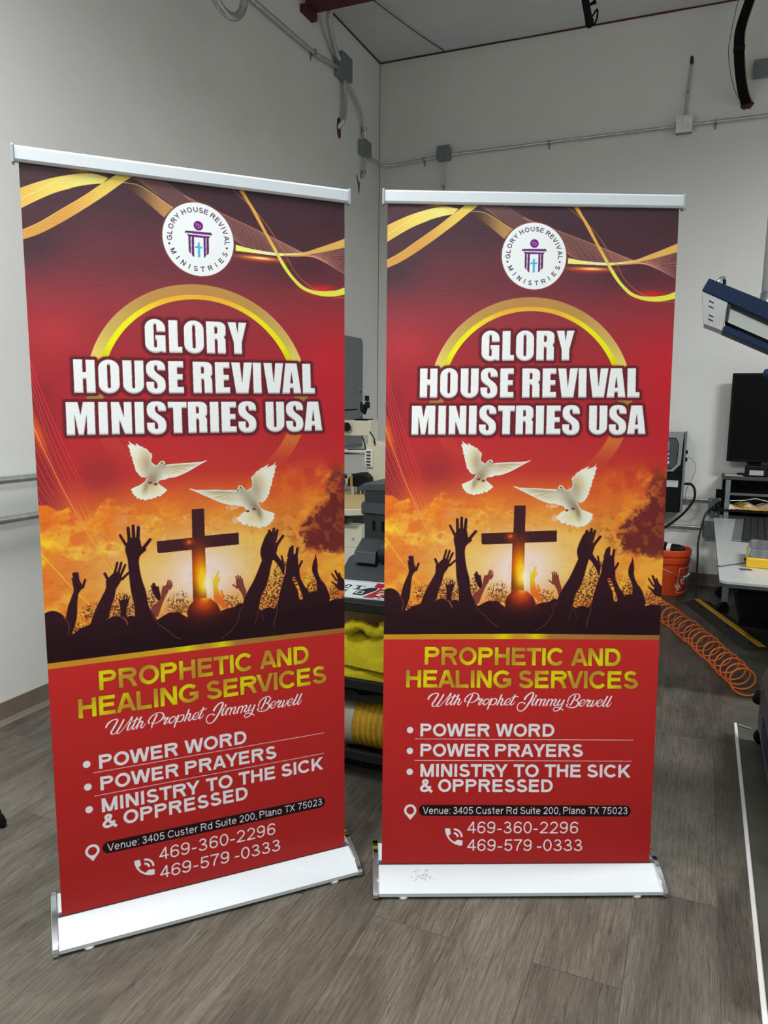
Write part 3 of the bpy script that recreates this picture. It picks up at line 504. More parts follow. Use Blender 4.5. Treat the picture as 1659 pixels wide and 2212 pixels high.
# ---- script line, traced as pen strokes (thick, thin)
Q1=at((915,1480),11.06); Q2=at((1055,1480),11.06); Q3=at((1190,1480),11.06)
def pen(Q,pts,ws):
    p=spline(Q(pts),6); w=np.interp(np.linspace(0,1,len(p)),np.linspace(0,1,len(ws)),ws)/11.06
    paint(outline(p,w),col(236,230,234)); 
    for e,k in ((p[0],w[0]),(p[-1],w[-1])): paint(ell(e[0],e[1],k/2,k/2,n=12),col(236,230,234))
for Q,pts,ws in [
 (Q1,[(100,265),(150,185),(230,135),(300,120),(345,140),(320,200),(250,310),(200,390),(215,435),(280,425),(360,330),(465,160)],[34,40,26,24,30,38,38,36,24,16,16,30]),
 (Q1,[(470,160),(400,280),(320,400),(325,440),(380,425),(480,320),(600,180),(640,120)],[36,36,38,26,16,16,22,34]),
 (Q1,[(600,240),(545,340),(530,395),(570,395),(630,330)],[40,36,32,16,12]),
 (Q1,[(640,150),(625,200)],[34,30]),
 (Q1,[(740,160),(690,260),(635,370),(650,405),(700,370),(740,310)],[36,36,36,28,16,12]),
 (Q1,[(640,235),(720,200),(800,195)],[16,22,16]),
 (Q1,[(830,160),(780,270),(720,400)],[36,36,34]),
 (Q1,[(740,340),(800,270),(845,260),(850,290),(810,370),(825,405),(870,380),(910,320)],[14,20,32,36,36,28,16,12]),
 (Q1,[(985,330),(975,280),(1030,200),(1120,140),(1210,120),(1280,150),(1300,210),(1260,280),(1170,340),(1080,350),(1030,320)],[34,30,28,20,20,26,40,34,20,14,12]),
 (Q1,[(1160,165),(1110,260),(1050,370),(1035,440)],[38,38,34,26]),
 (Q1,[(1290,320),(1330,240),(1325,290),(1390,265),(1385,290),(1310,370),(1310,405),(1370,380),(1420,330)],[12,30,26,26,34,34,28,16,12]),
 (Q1,[(1500,265),(1440,300),(1410,370),(1440,405),(1510,370),(1550,300),(1520,260),(1495,290)],[20,30,36,28,18,24,18,12]),
 (Q1,[(1610,260),(1580,330),(1540,430),(1515,510)],[36,36,34,30]),
 (Q2,[(25,410),(70,300),(130,260),(180,280),(165,350),(110,405),(40,400)],[14,16,20,32,34,26,14]),
 (Q2,[(300,170),(250,290),(190,410)],[36,36,34]),
 (Q2,[(220,340),(270,280),(325,265),(320,310),(280,380),(300,420),(350,385),(385,340)],[14,20,30,36,36,28,16,12]),
 (Q2,[(400,370),(470,340),(510,290),(480,260),(420,290),(375,370),(400,415),(460,405),(520,350)],[12,14,22,18,26,38,28,16,12]),
 (Q2,[(620,175),(570,280),(515,380),(525,415),(570,395),(615,335)],[36,36,36,28,16,12]),
 (Q2,[(530,245),(600,215),(690,215)],[14,20,18]),
 (Q2,[(845,280),(900,200),(980,135),(1045,125),(1055,170),(1000,290),(930,400),(850,510),(760,565),(690,540),(670,460),(710,380),(780,355),(850,375),(840,400)],[46,40,30,30,40,44,42,34,22,22,22,22,24,30,18]),
 (Q2,[(1120,190),(1105,235)],[36,34]),
 (Q2,[(1075,270),(1030,370),(1025,425),(1075,405),(1120,330)],[38,36,30,16,12]),
 (Q2,[(1160,280),(1130,350),(1110,430)],[34,34,30]),
 (Q2,[(1130,360),(1190,290),(1240,285),(1235,330),(1195,435)],[14,20,32,34,32]),
 (Q2,[(1220,370),(1280,295),(1335,285),(1330,330),(1285,400),(1300,435),(1350,400),(1400,330)],[14,20,32,34,34,28,16,12]),
 (Q2,[(1420,290),(1390,360),(1370,435)],[34,34,30]),
 (Q2,[(1390,370),(1450,295),(1500,290),(1495,340),(1455,440)],[14,20,32,34,32]),
 (Q2,[(1480,370),(1540,300),(1590,285),(1590,330),(1540,400),(1560,440),(1610,410),(1650,340)],[14,20,32,34,34,28,16,12]),
 (Q3,[(195,295),(150,370),(140,425),(190,420),(240,370)],[36,36,32,18,14]),
 (Q3,[(290,305),(250,400),(200,500),(140,555),(70,570),(35,530),(80,480),(150,480),(210,510),(265,545)],[36,36,32,24,20,20,20,22,26,22]),
 (Q3,[(375,350),(385,310),(430,230),(500,180),(590,155),(650,180),(660,230),(610,290),(545,310)],[30,26,26,22,20,26,34,28,16]),
 (Q3,[(560,200),(520,290),(440,430)],[38,38,34]),
 (Q3,[(550,310),(610,330),(625,390),(580,460),(480,490),(380,470),(345,430),(385,395)],[14,28,38,32,22,22,26,26]),
 (Q3,[(680,400),(750,370),(790,320),(760,295),(700,320),(655,400),(680,450),(740,440),(800,370),(860,290)],[12,14,22,18,26,38,28,16,14,28]),
 (Q3,[(855,300),(850,340),(915,310),(910,340),(840,430),(860,460),(920,430),(990,330)],[30,24,26,34,34,28,16,28]),
 (Q3,[(990,320),(960,390),(930,450),(970,460),(1040,390),(1075,320)],[34,36,34,22,18,14]),
 (Q3,[(1090,400),(1160,370),(1200,330),(1170,300),(1110,330),(1070,400),(1090,460),(1150,450),(1210,380)],[12,14,22,18,26,38,28,16,12]),
 (Q3,[(1320,225),(1270,320),(1210,430),(1225,465),(1270,440),(1310,390)],[36,38,36,28,16,12]),
 (Q3,[(1415,225),(1370,320),(1310,430),(1325,470),(1370,440),(1415,380)],[36,38,36,28,16,12])]: pen(Q,pts,ws)
art=np.clip(art,0,1)**1.10
LZ=3.85;UPF=.22;LIGHTS=[(1.25,-6.3,128),(3.9,-7.6,62),(5.3,-2.9,128),(3.2,-9.4,35)]
# ================================================================ scene helpers
C=bpy.context.collection
def lin(c): return tuple(((v/12.92) if v<=.04045 else ((v+.055)/1.055)**2.4) for v in c)
MATS={}
def mat(name,rgb,rough=.5,metal=0.,spec=None,bump=None,noise=None,coat=0,trans=0,emit=None,alpha=None):
    """rgb in 0-255 display values"""
    if name in MATS: return MATS[name]
    m=bpy.data.materials.new(name); m.use_nodes=True; nt=m.node_tree; b=nt.nodes['Principled BSDF']
    c=lin([v/255 for v in rgb])+(1,); b.inputs['Base Color'].default_value=c
    b.inputs['Roughness'].default_value=rough; b.inputs['Metallic'].default_value=metal
    if coat: b.inputs['Coat Weight'].default_value=coat
    if trans: b.inputs['Transmission Weight'].default_value=trans
    if spec is not None: b.inputs['Specular IOR Level'].default_value=spec
    tc=nt.nodes.new('ShaderNodeTexCoord')
    n=nt.nodes.new('ShaderNodeTexNoise'); n.inputs['Scale'].default_value=(noise or (6,.08))[0]; n.inputs['Detail'].default_value=5
    nt.links.new(tc.outputs['Object'],n.inputs['Vector'])
    k=(noise or (6,.08))[1]
    mr=nt.nodes.new('ShaderNodeMapRange'); mr.inputs['From Min'].default_value=.3; mr.inputs['From Max'].default_value=.7; mr.inputs['To Min'].default_value=1-k; mr.inputs['To Max'].default_value=1+k
    nt.links.new(n.outputs['Fac'],mr.inputs['Value'])
    mx=nt.nodes.new('ShaderNodeVectorMath'); mx.operation='SCALE'; mx.inputs[0].default_value=c[:3]; nt.links.new(mr.outputs[0],mx.inputs['Scale']); nt.links.new(mx.outputs[0],b.inputs['Base Color'])
    if bump:
        n2=nt.nodes.new('ShaderNodeTexNoise'); n2.inputs['Scale'].default_value=bump[0]; n2.inputs['Detail'].default_value=6; nt.links.new(tc.outputs['Object'],n2.inputs['Vector'])
        bp=nt.nodes.new('ShaderNodeBump'); bp.inputs['Strength'].default_value=bump[1]; bp.inputs['Distance'].default_value=.01; nt.links.new(n2.outputs['Fac'],bp.inputs['Height']); nt.links.new(bp.outputs[0],b.inputs['Normal'])
    MATS[name]=m; return m
def obj(name,bm,m,parent=None,smooth=None,bevel=0):
    bmesh.ops.recalc_face_normals(bm,faces=bm.faces)
    me=bpy.data.meshes.new(name); bm.to_mesh(me); bm.free()
    for mm in (m if isinstance(m,(list,tuple)) else [m]): me.materials.append(mm)
    o=bpy.data.objects.new(name,me); C.objects.link(o)
    if smooth is not None:
        for p in me.polygons: p.use_smooth=True
        try: me.set_sharp_from_angle(angle=math.radians(smooth))
        except Exception: pass
    if bevel:
        b=o.modifiers.new('bevel','BEVEL'); b.width=bevel; b.segments=2; b.limit_method='ANGLE'; b.angle_limit=math.radians(40)
    if parent is not None: o.parent=parent
    return o
def tag(o,label,cat,group=None,kind=None):
    o['label']=label; o['category']=cat
    if group: o['group']=group
    if kind: o['kind']=kind
    return o
def thing(name,label,cat,loc=(0,0,0),rz=0,group=None):
    o=bpy.data.objects.new(name,None); C.objects.link(o); o.location=loc; o.rotation_euler=(0,0,rz); o.empty_display_size=.05
    return tag(o,label,cat,group)
def struct(name,bm,m,parent=None,label=None,**k):
    o=obj(name,bm,m,parent,**k)
    if parent is None: o['kind']='structure'
    if label: o['label']=label
    return o
def B(): return bmesh.new()
def box(bm,x0,x1,y0,y1,z0,z1,M=None,mi=0):
    vs=[bm.verts.new((x,y,z)) for x in (x0,x1) for y in (y0,y1) for z in (z0,z1)]
    for f in ((0,1,3,2),(4,6,7,5),(0,4,5,1),(2,3,7,6),(0,2,6,4),(1,5,7,3)):
        fc=bm.faces.new([vs[i] for i in f]); fc.material_index=mi
    if M is not None: bmesh.ops.transform(bm,matrix=M,verts=vs)
    return bm
def prism(bm,prof,axis,a,b,M=None):
    """extrude a 2-D profile along an axis: axis 'x' -> profile is (y,z)"""
    def P(u,v,t): return {'x':(t,u,v),'y':(u,t,v),'z':(u,v,t)}[axis]
    v0=[bm.verts.new(P(u,v,a)) for u,v in prof]; v1=[bm.verts.new(P(u,v,b)) for u,v in prof]; n=len(prof)
    bm.faces.new(v0); bm.faces.new(v1[::-1])
    for i in range(n): bm.faces.new((v0[i],v1[i],v1[(i+1)%n],v0[(i+1)%n]))
    if M is not None: bmesh.ops.transform(bm,matrix=M,verts=v0+v1)
    return bm
def tube(bm,pts,r,seg=12,smooth_n=0,cap=True):
    P=[Vector(p) for p in pts]
    if smooth_n:
        Q=[2*P[0]-P[1]]+P+[2*P[-1]-P[-2]]; o=[]
        for i in range(1,len(Q)-2):
            for k in range(smooth_n):
                t=k/smooth_n; o.append(.5*((2*Q[i])+(-Q[i-1]+Q[i+1])*t+(2*Q[i-1]-5*Q[i]+4*Q[i+1]-Q[i+2])*t*t+(-Q[i-1]+3*Q[i]-3*Q[i+1]+Q[i+2])*t**3))
        o.append(Q[-2]); P=o
    R=r if isinstance(r,(list,tuple)) else [r]*len(P)
    if len(R)!=len(P): R=[R[min(len(R)-1,int(i/(len(P)-1)*(len(R)-1)+.5))] for i in range(len(P))]
    up=Vector((0,0,1)); rings=[]; prev=None
    for i,p in enumerate(P):
        d=(P[min(i+1,len(P)-1)]-P[max(i-1,0)]).normalized()
        if prev is None:
            a=d.cross(up)
            if a.length<.1: a=d.cross(Vector((1,0,0)))
            a.normalize()
        else:
            a=prev-d*prev.dot(d); a.normalize()
        prev=a; b=d.cross(a)
        rings.append([bm.verts.new(p+(a*math.cos(2*PI*k/seg)+b*math.sin(2*PI*k/seg))*R[i]) for k in range(seg)])
    for i in range(len(rings)-1):
        for k in range(seg): bm.faces.new((rings[i][k],rings[i][(k+1)%seg],rings[i+1][(k+1)%seg],rings[i+1][k]))
    if cap: bm.faces.new(rings[0][::-1]); bm.faces.new(rings[-1])
    return bm
def lathe(bm,prof,seg=32,M=None,closed=True):
    rings=[]; allv=[]
    for r,z in prof:
        if r<1e-6: v=[bm.verts.new((0,0,z))]
        else: v=[bm.verts.new((r*math.cos(2*PI*k/seg),r*math.sin(2*PI*k/seg),z)) for k in range(seg)]
        rings.append(v); allv+=v
    for a,b in zip(rings,rings[1:]):
        for k in range(seg):
            q=[a[k%len(a)],a[(k+1)%len(a)],b[(k+1)%len(b)],b[k%len(b)]]
            u=[]; 
            for v in q:
                if v not in u: u.append(v)
            if len(u)>2: bm.faces.new(u)
    if M is not None: bmesh.ops.transform(bm,matrix=M,verts=allv)
    return bm
def flat(bm,pts,F,mi=0):
    """a flat polygon; F maps 2-D to 3-D"""
    vs=[bm.verts.new(F(*p)) for p in pts]
    try:
        f=bm.faces.new(vs); f.material_index=mi
    except ValueError: pass
    return bm
def Rx(a): return Matrix.Rotation(a,4,'X')
def Ry(a): return Matrix.Rotation(a,4,'Y')
def Rz(a): return Matrix.Rotation(a,4,'Z')
def T(x,y,z): return Matrix.Translation((x,y,z))

# ================================================================ camera (solved from the photo)
cam=bpy.data.cameras.new('camera'); co=bpy.data.objects.new('camera',cam); C.objects.link(co); SC.camera=co
cam.sensor_fit='HORIZONTAL'; cam.sensor_width=36; cam.lens=1614.8*36/1659; cam.clip_start=.05
CAM=Vector((2.915,-6.726,1.4987))
ax=[Vector((.921,.389,.010)),Vector((-.066,.130,.989)),Vector((-.384,.912,-.145))]
Z=-ax[2].normalized(); X=(ax[0]-Z*ax[0].dot(Z)).normalized(); Y=Z.cross(X)
co.matrix_world=Matrix(((X.x,Y.x,Z.x,CAM.x),(X.y,Y.y,Z.y,CAM.y),(X.z,Y.z,Z.z,CAM.z),(0,0,0,1)))

# ================================================================ materials of the room
def wallmat(name,rgb,stain=.04):
    m=mat(name,rgb,.85,bump=(3.0,.10),noise=(1.3,stain)); return m
M_wall=wallmat('painted_drywall',(226,226,222),.03); M_ceil=wallmat('ceiling_sheet',(214,214,217),.05)
M_base=mat('taupe_vinyl_base',(116,104,92),.55,noise=(9,.1)); M_red=mat('red_oxide_paint',(84,30,30),.7,noise=(20,.2))
M_galv=mat('galvanized_steel',(196,200,200),.3,.75,noise=(30,.12)); M_galvbox=mat('galvanized_box',(142,152,154),.45,.6,noise=(22,.15))
M_dkgalv=mat('grey_box_cover',(118,126,128),.55,.25,noise=(14,.08)); M_brightbox=mat('bright_zinc_cover',(222,226,224),.4,.5,noise=(26,.12))
M_black=mat('black_plastic',(17,18,20),.5,spec=.15,noise=(12,.15)); M_blackm=mat('black_matte',(12,12,13),.8,spec=.15); M_chrome=mat('chrome',(225,228,232),.08,1.,noise=(2,.02))
M_alu=mat('satin_aluminium',(198,206,209),.5,.1,noise=(3,.02)); M_white=mat('white_paint',(235,235,232),.4)
M_grey=mat('grey_enamel',(138,142,142),.5); M_dark=mat('dark_grey_enamel',(52,55,58),.5)
def floormat():
    m=bpy.data.materials.new('vinyl_plank_and_concrete'); m.use_nodes=True; nt=m.node_tree; b=nt.nodes['Principled BSDF']; L=nt.links.new; N=nt.nodes.new
    g=N('ShaderNodeNewGeometry'); sp=N('ShaderNodeSeparateXYZ'); L(g.outputs['Position'],sp.inputs[0])
    mp=N('ShaderNodeMapping'); mp.inputs['Rotation'].default_value=(0,0,PI/2); L(g.outputs['Position'],mp.inputs['Vector'])
    br=N('ShaderNodeTexBrick'); L(mp.outputs[0],br.inputs['Vector']); br.inputs['Scale'].default_value=1; br.inputs['Brick Width'].default_value=1.22; br.inputs['Row Height'].default_value=.235; br.inputs['Mortar Size'].default_value=.0012; br.inputs['Mortar Smooth'].default_value=.2; br.offset=.37
    br.inputs['Color1'].default_value=(.2,.2,.2,1); br.inputs['Color2'].default_value=(.8,.8,.8,1); br.inputs['Mortar'].default_value=(.1,.1,.1,1)
    # offset the grain per plank
    ml=N('ShaderNodeVectorMath'); ml.operation='SCALE'; ml.inputs['Scale'].default_value=7.3; L(br.outputs['Color'],ml.inputs[0])
    ad=N('ShaderNodeVectorMath'); ad.operation='ADD'; L(g.outputs['Position'],ad.inputs[0]); L(ml.outputs[0],ad.inputs[1])
    def noise(sx,sy,detail,rough=.6,dist=0.):
        m1=N('ShaderNodeMapping'); m1.inputs['Scale'].default_value=(sx,sy,1); L(ad.outputs[0],m1.inputs['Vector'])
        n=N('ShaderNodeTexNoise'); n.inputs['Scale'].default_value=1; n.inputs['Detail'].default_value=detail; n.inputs['Roughness'].default_value=rough; n.inputs['Distortion'].default_value=dist; L(m1.outputs[0],n.inputs['Vector']); return n
    broad=noise(3.6,1.1,5,.65,1.2); grain=noise(130,6.,6,.75,1.6); fine=noise(420,22,3,.7); 
    m2=N('ShaderNodeMapping'); m2.inputs['Scale'].default_value=(16,1.4,1); L(ad.outputs[0],m2.inputs['Vector'])
    wv=N('ShaderNodeTexWave'); wv.inputs['Scale'].default_value=1.1; wv.inputs['Distortion'].default_value=7.; wv.inputs['Detail'].default_value=4; wv.inputs['Detail Scale'].default_value=1.2; L(m2.outputs[0],wv.inputs['Vector'])
    def ramp(src,a,ca,bb,cb):
        r=N('ShaderNodeValToRGB'); r.color_ramp.elements[0].position=a; r.color_ramp.elements[0].color=(*ca,1); r.color_ramp.elements[1].position=bb; r.color_ramp.elements[1].color=(*cb,1); L(src,r.inputs[0]); return r
    r1=ramp(broad.outputs['Fac'],.34,lin((72/255,67/255,58/255)),.66,lin((110/255,105/255,93/255)))
    def mult(a,bsrc,fac):
        x=N('ShaderNodeMixRGB'); x.blend_type='MULTIPLY'; x.inputs[0].default_value=fac; L(a,x.inputs[1]); L(bsrc,x.inputs[2]); return x
    r2=ramp(grain.outputs['Fac'],.36,(.48,.46,.44),.60,(1.16,1.16,1.16)); x=mult(r1.outputs[0],r2.outputs[0],.8)
    ck=noise(9,.9,3,.6,1.4); s1=N('ShaderNodeMath'); s1.operation='SUBTRACT'; s1.inputs[1].default_value=.5; L(ck.outputs['Fac'],s1.inputs[0]); s2=N('ShaderNodeMath'); s2.operation='ABSOLUTE'; L(s1.outputs[0],s2.inputs[0]); rk=ramp(s2.outputs[0],.0,(.45,.43,.42),.008,(1,1,1)); x=mult(x.outputs[0],rk.outputs[0],.6)
    r3=ramp(fine.outputs['Fac'],.35,(.7,.7,.7),.6,(1.1,1.1,1.1)); x=mult(x.outputs[0],r3.outputs[0],.5)
    r4=ramp(wv.outputs['Fac'],.0,(.62,.62,.62),.4,(1,1,1)); x=mult(x.outputs[0],r4.outputs[0],.25)
    r5=ramp(br.outputs['Color'],.15,(.86,.86,.86),.85,(1.06,1.06,1.06)); x=mult(x.outputs[0],r5.outputs[0],.8)
    r6=ramp(br.outputs['Fac'],.4,(1,1,1),.6,(.5,.5,.5)); x=mult(x.outputs[0],r6.outputs[0],.6)
    nc=N('ShaderNodeTexNoise'); nc.inputs['Scale'].default_value=5; nc.inputs['Detail'].default_value=8; nc.inputs['Distortion'].default_value=.8; L(g.outputs['Position'],nc.inputs['Vector'])
    rc=ramp(nc.outputs['Fac'],.3,lin((70/255,70/255,62/255)),.7,lin((98/255,96/255,86/255)))
    cp=N('ShaderNodeMath'); cp.operation='GREATER_THAN'; cp.inputs[1].default_value=3.155; L(sp.outputs[0],cp.inputs[0])
    mx=N('ShaderNodeMixRGB'); L(cp.outputs[0],mx.inputs[0]); L(x.outputs[0],mx.inputs[1]); L(rc.outputs[0],mx.inputs[2]); L(mx.outputs[0],b.inputs['Base Color'])
    b.inputs['Roughness'].default_value=.5
    bp=N('ShaderNodeBump'); bp.inputs['Strength'].default_value=.18; bp.inputs['Distance'].default_value=.002; L(grain.outputs['Fac'],bp.inputs['Height']); L(bp.outputs[0],b.inputs['Normal'])
    return m
M_floor=floormat()
# ================================================================ room shell
RX,RY,RH=8.2,-10.6,4.557
bm=box(B(),-.12,RX,RY,.12,-.12,0); struct('floor',bm,M_floor)
bm=box(B(),-.12,0,RY,.12,0,RH+.1); struct('wall_left',bm,M_wall)
bm=box(B(),0,RX,0,.12,0,RH+.1); struct('wall_back',bm,M_wall)
bm=box(B(),RX,RX+.12,RY,.12,0,RH+.1); struct('wall_right',bm,M_wall)
bm=box(B(),-.12,RX,RY-.12,RY,0,RH+.1); struct('wall_front',bm,M_wall)
# ceiling sheet, sagging a little between seams
bm=B(); nx,ny=60,40; g=[[None]*(ny+1) for _ in range(nx+1)]
rr2=random.Random(2); ph=[rr2.uniform(0,6) for _ in range(8)]
for i in range(nx+1):
    for j in range(ny+1):
        x=-.1+(RX+.2)*i/nx; y=RY+(.1-RY)*j/ny
        fade_=min(1,-min(y,0)/.8)*min(1,max(x,0)/.8)
        z=RH+fade_*(.012*math.sin(x*9+1.6*math.sin(y*1.1+ph[0]))+.014*math.sin(x*4.1+y*1.3+ph[1]))
        g[i][j]=bm.verts.new((x,y,z))
for i in range(nx):
    for j in range(ny): bm.faces.new((g[i][j],g[i+1][j],g[i+1][j+1],g[i][j+1]))
r=bmesh.ops.extrude_face_region(bm,geom=bm.faces[:]); bmesh.ops.translate(bm,vec=(0,0,.1),verts=[v for v in r['geom'] if isinstance(v,bmesh.types.BMVert)])
struct('ceiling',bm,M_ceil,smooth=60)
bm=tube(B(),[(.62,-.02,RH-.004),(.50,-.5,RH-.012),(.36,-1.2,RH-.02),(.2,-2.0,RH-.02),(.05,-2.9,RH-.02)],.004,6,4); struct('trim_1',bm,mat('seam_grey',(90,90,92),.9),label='thin seam running across the ceiling sheet')  # seam of the ceiling sheet as a thin, evenly grey tube
bm=box(B(),0,RX,-.008,0,RH-.012,RH-.002); struct('trim_2',bm,M_red,label='red oxide edge where ceiling meets back wall')
bm=box(B(),0,.008,RY,0,RH-.012,RH-.002); struct('trim_3',bm,M_red,label='red oxide edge where ceiling meets left wall')
bm=box(B(),0,.004,-.004,0,0,RH); struct('trim_4',bm,mat('corner_caulk',(120,120,116),.9),label='dark caulk line down the wall corner')
bb=.1
bm=prism(B(),[(0,0),(0,bb),(.006,bb),(.009,.02),(.022,.004),(.03,0)],'y',RY,0); struct('baseboard_left',bm,M_base)
bm=prism(B(),[(0,0),(0,bb),(-.006,bb),(-.009,.02),(-.022,.004),(-.03,0)],'x',0,RX); struct('baseboard_back',bm,M_base)
# white edge strip on the floor between planks and concrete
bm=prism(B(),[(3.148,0),(3.148,.006),(3.151,.009),(3.159,.009),(3.162,.006),(3.162,0)],'y',-6.6,-2.963); struct('trim_5',bm,M_white,label='long white floor strip between vinyl planks and concrete')

# ================================================================ the banner print
Hp=2.01; Wp=.85
def homog(src,dst):
    A=[];b=[]
    for (x,y),(u,v) in zip(src,dst):
        A.append([x,y,1,0,0,0,-u*x,-u*y]);b.append(u); A.append([0,0,0,x,y,1,-v*x,-v*y]);b.append(v)
    h=np.linalg.solve(np.array(A,float),np.array(b,float)); return np.append(h,1).reshape(3,3)
HM=homog([(0,1),(1,1),(0,0),(1,0)],[(841,433.2),(1462.4,446),(823.9,1863.2),(1402.8,1864)])   # (u,v) -> canvas position
NU,NV=740,1760
u,v=np.meshgrid(np.linspace(0,1,NU+1),np.linspace(0,1,NV+1))
q=HM@np.stack([u.ravel(),v.ravel(),np.ones(u.size)]); px=(q[0]/q[2]); py=q[1]/q[2]
# the photographed sheet bows slightly; undo it so that the flat print is straight
px=px-u.ravel()*np.interp(py,[446,580,900,1120,1390,1864],[0,2.6,5.9,5.1,3.2,0])+(1-u.ravel())*np.interp(py,[433,700,960,1240,1500,1863],[0,0,.2,-.3,-.3,0])
cx_=np.clip((px-OX)*SS-.5,0,CW-1.001); cy_=np.clip((py-OY)*SS-.5,0,CH-1.001)
xi=cx_.astype(int);yi=cy_.astype(int);fx=(cx_-xi)[:,None];fy=(cy_-yi)[:,None]
colr=(art[yi,xi]*(1-fx)+art[yi,xi+1]*fx)*(1-fy)+(art[yi+1,xi]*(1-fx)+art[yi+1,xi+1]*fx)*fy
rows=(.5+.5*np.sin(np.arange(NV+1)*2*PI/3.3+np.sin(np.arange(NV+1)*.37)))*.035; colr*=(1-np.repeat(rows,NU+1)[:,None])
linc=np.where(colr<=.04045,colr/12.92,((colr+.055)/1.055)**2.4)
def bow(vv): return .0*vv
verts=np.stack([(u.ravel()-.5)*Wp,bow(v.ravel()),v.ravel()*Hp],1)
i0=(np.arange(NV)[:,None]*(NU+1)+np.arange(NU)[None]).ravel(); quads=np.stack([i0,i0+1,i0+NU+2,i0+NU+1],1)
me=bpy.data.meshes.new('print_sheet'); me.vertices.add(len(verts)); me.vertices.foreach_set('co',verts.ravel().astype('f'))
me.loops.add(quads.size); me.loops.foreach_set('vertex_index',quads.ravel().astype('i')); me.polygons.add(len(quads)); me.polygons.foreach_set('loop_start',(np.arange(len(quads))*4).astype('i')); me.polygons.foreach_set('loop_total',np.full(len(quads),4,'i'))
me.update(calc_edges=True)
ca_=me.color_attributes.new('ink','FLOAT_COLOR','POINT'); ca_.data.foreach_set('color',np.hstack([linc,np.ones((len(linc),1))]).ravel().astype('f'))
m=bpy.data.materials.new('printed_vinyl'); m.use_nodes=True; nt=m.node_tree; b=nt.nodes['Principled BSDF']; at2=nt.nodes.new('ShaderNodeAttribute'); at2.attribute_name='ink'
nt.links.new(at2.outputs['Color'],b.inputs['Base Color']); b.inputs['Roughness'].default_value=.45; b.inputs['Specular IOR Level'].default_value=.2
tc=nt.nodes.new('ShaderNodeTexCoord'); w=nt.nodes.new('ShaderNodeTexNoise'); mp=nt.nodes.new('ShaderNodeMapping'); mp.inputs['Scale'].default_value=(3,1,330); nt.links.new(tc.outputs['Object'],mp.inputs['Vector']); nt.links.new(mp.outputs[0],w.inputs['Vector']); w.inputs['Scale'].default_value=1
bp=nt.nodes.new('ShaderNodeBump'); bp.inputs['Strength'].default_value=.25; bp.inputs['Distance'].default_value=.0008; nt.links.new(w.outputs['Fac'],bp.inputs['Height']); nt.links.new(bp.outputs[0],b.inputs['Normal'])
M_print=m; me.materials.append(M_print)

def make_stand():
    root=thing('roll_up_banner','','banner stand')
    zb=.062
    # print: tilts with the stand
    pr=bpy.data.objects.new('printed_sheet',me); C.objects.link(pr); pr.parent=root; pr.location=(0,0,zb); pr['label']='red and gold printed sheet with doves, cross and raised hands'
    # thin backing behind the sheet
    bk=obj('sheet_backing',box(B(),-Wp/2,Wp/2,.0008,.0016,.0,Hp+.02),mat('grey_sheet_backing',(120,120,122),.7),root); bk.location=(0,0,zb)
    # top rail
    zt=zb+Hp
    rail=[(-.007,zt-.004),(-.0105,zt+.002),(-.0105,zt+.029),(-.006,zt+.034),(.008,zt+.034),(.012,zt+.029),(.012,zt+.002),(.007,zt-.004)]
    tr=obj('top_rail',prism(B(),rail,'x',-.434,.434),M_alu,root,bevel=.0012)
    for s in (-1,1):
        cap_=[(-.013,zt-.008),(-.013,zt+.033),(-.008,zt+.037),(.01,zt+.037),(.014,zt+.033),(.014,zt-.008)]
        obj('rail_end_cap',prism(B(),cap_,'x',s*.434,s*.4405),mat('grey_end_cap_plastic',(150,156,160),.4),root,bevel=.0015)
    # pole behind
    bm=tube(B(),[(0,.05,.03),(0,.03,1.0),(0,.02,zt)],.0095,12); obj('support_pole',bm,M_galv,root,smooth=40)
    # cassette base
    prof=[(-.083,.006),(-.087,.010),(-.088,.021),(-.083,.0245),(-.045,.045),(-.012,.060),(-.003,.0605),(-.003,.052),(.004,.052),(.012,.066),(.060,.075),(.092,.074),(.104,.062),(.106,.012)]
    body=obj('base_housing',prism(B(),prof,'x',-.436,.436),M_alu,root,smooth=35)
    obj('slot_lip',box(B(),-.434,.434,.0045,.011,.056,.068),mat('grey_slot_rubber',(92,94,96),.6),root,bevel=.001)
    cp=[(-.090,.006),(-.093,.018),(-.088,.028),(-.048,.052),(-.010,.067),(.02,.076),(.060,.0815),(.098,.080),(.110,.070),(.112,.006)]
    for s in (-1,1):
        o=obj('base_end_cap',prism(B(),cp,'x',s*.436,s*.453),M_chrome,root,smooth=30,bevel=.002)
    for x in (-.36,.36):
        obj('base_foot',lathe(B(),[(0,0),(.013,0),(.015,.003),(.015,.008),(0,.010)],20,T(x,-.076,0)),mat('clear_rubber_foot',(205,205,202),.3),root,smooth=40)
        obj('base_foot',lathe(B(),[(0,0),(.017,0),(.019,.004),(.019,.011),(0,.014)],20,T(x,.09,0)),MATS['clear_rubber_foot'],root,smooth=40)
    return root
def copy_tree(o,parent=None):
    c=o.copy(); C.objects.link(c); c.parent=parent
    for ch in [x for x in bpy.data.objects if x.parent==o]: copy_tree(ch,c)
    return c
sa=make_stand()
sb=copy_tree(sa)
sa.location=(1.639,-4.999,0); sa.rotation_euler=(0,0,.8232)
sb.location=(2.465,-4.552,0); sb.rotation_euler=(0,0,.4239)
def lean(root,a):
    for ch in root.children:
        if ch.name.split('.')[0] in ('printed_sheet','sheet_backing','top_rail','rail_end_cap','support_pole'):
            M=T(0,0,.062)@Rx(-a)@T(0,0,-.062)@T(*ch.location); ch.location=M.to_translation(); ch.rotation_euler=(-a,0,0)
lean(sa,.0058); lean(sb,.0482)
sa['label']='nearer red roll-up banner turned to the right, its left edge closest to the camera'; sb['label']='right-hand red roll-up banner facing the camera, scuffed white base'
for s in (sa,sb): s['group']='matching roll-up banner stands'
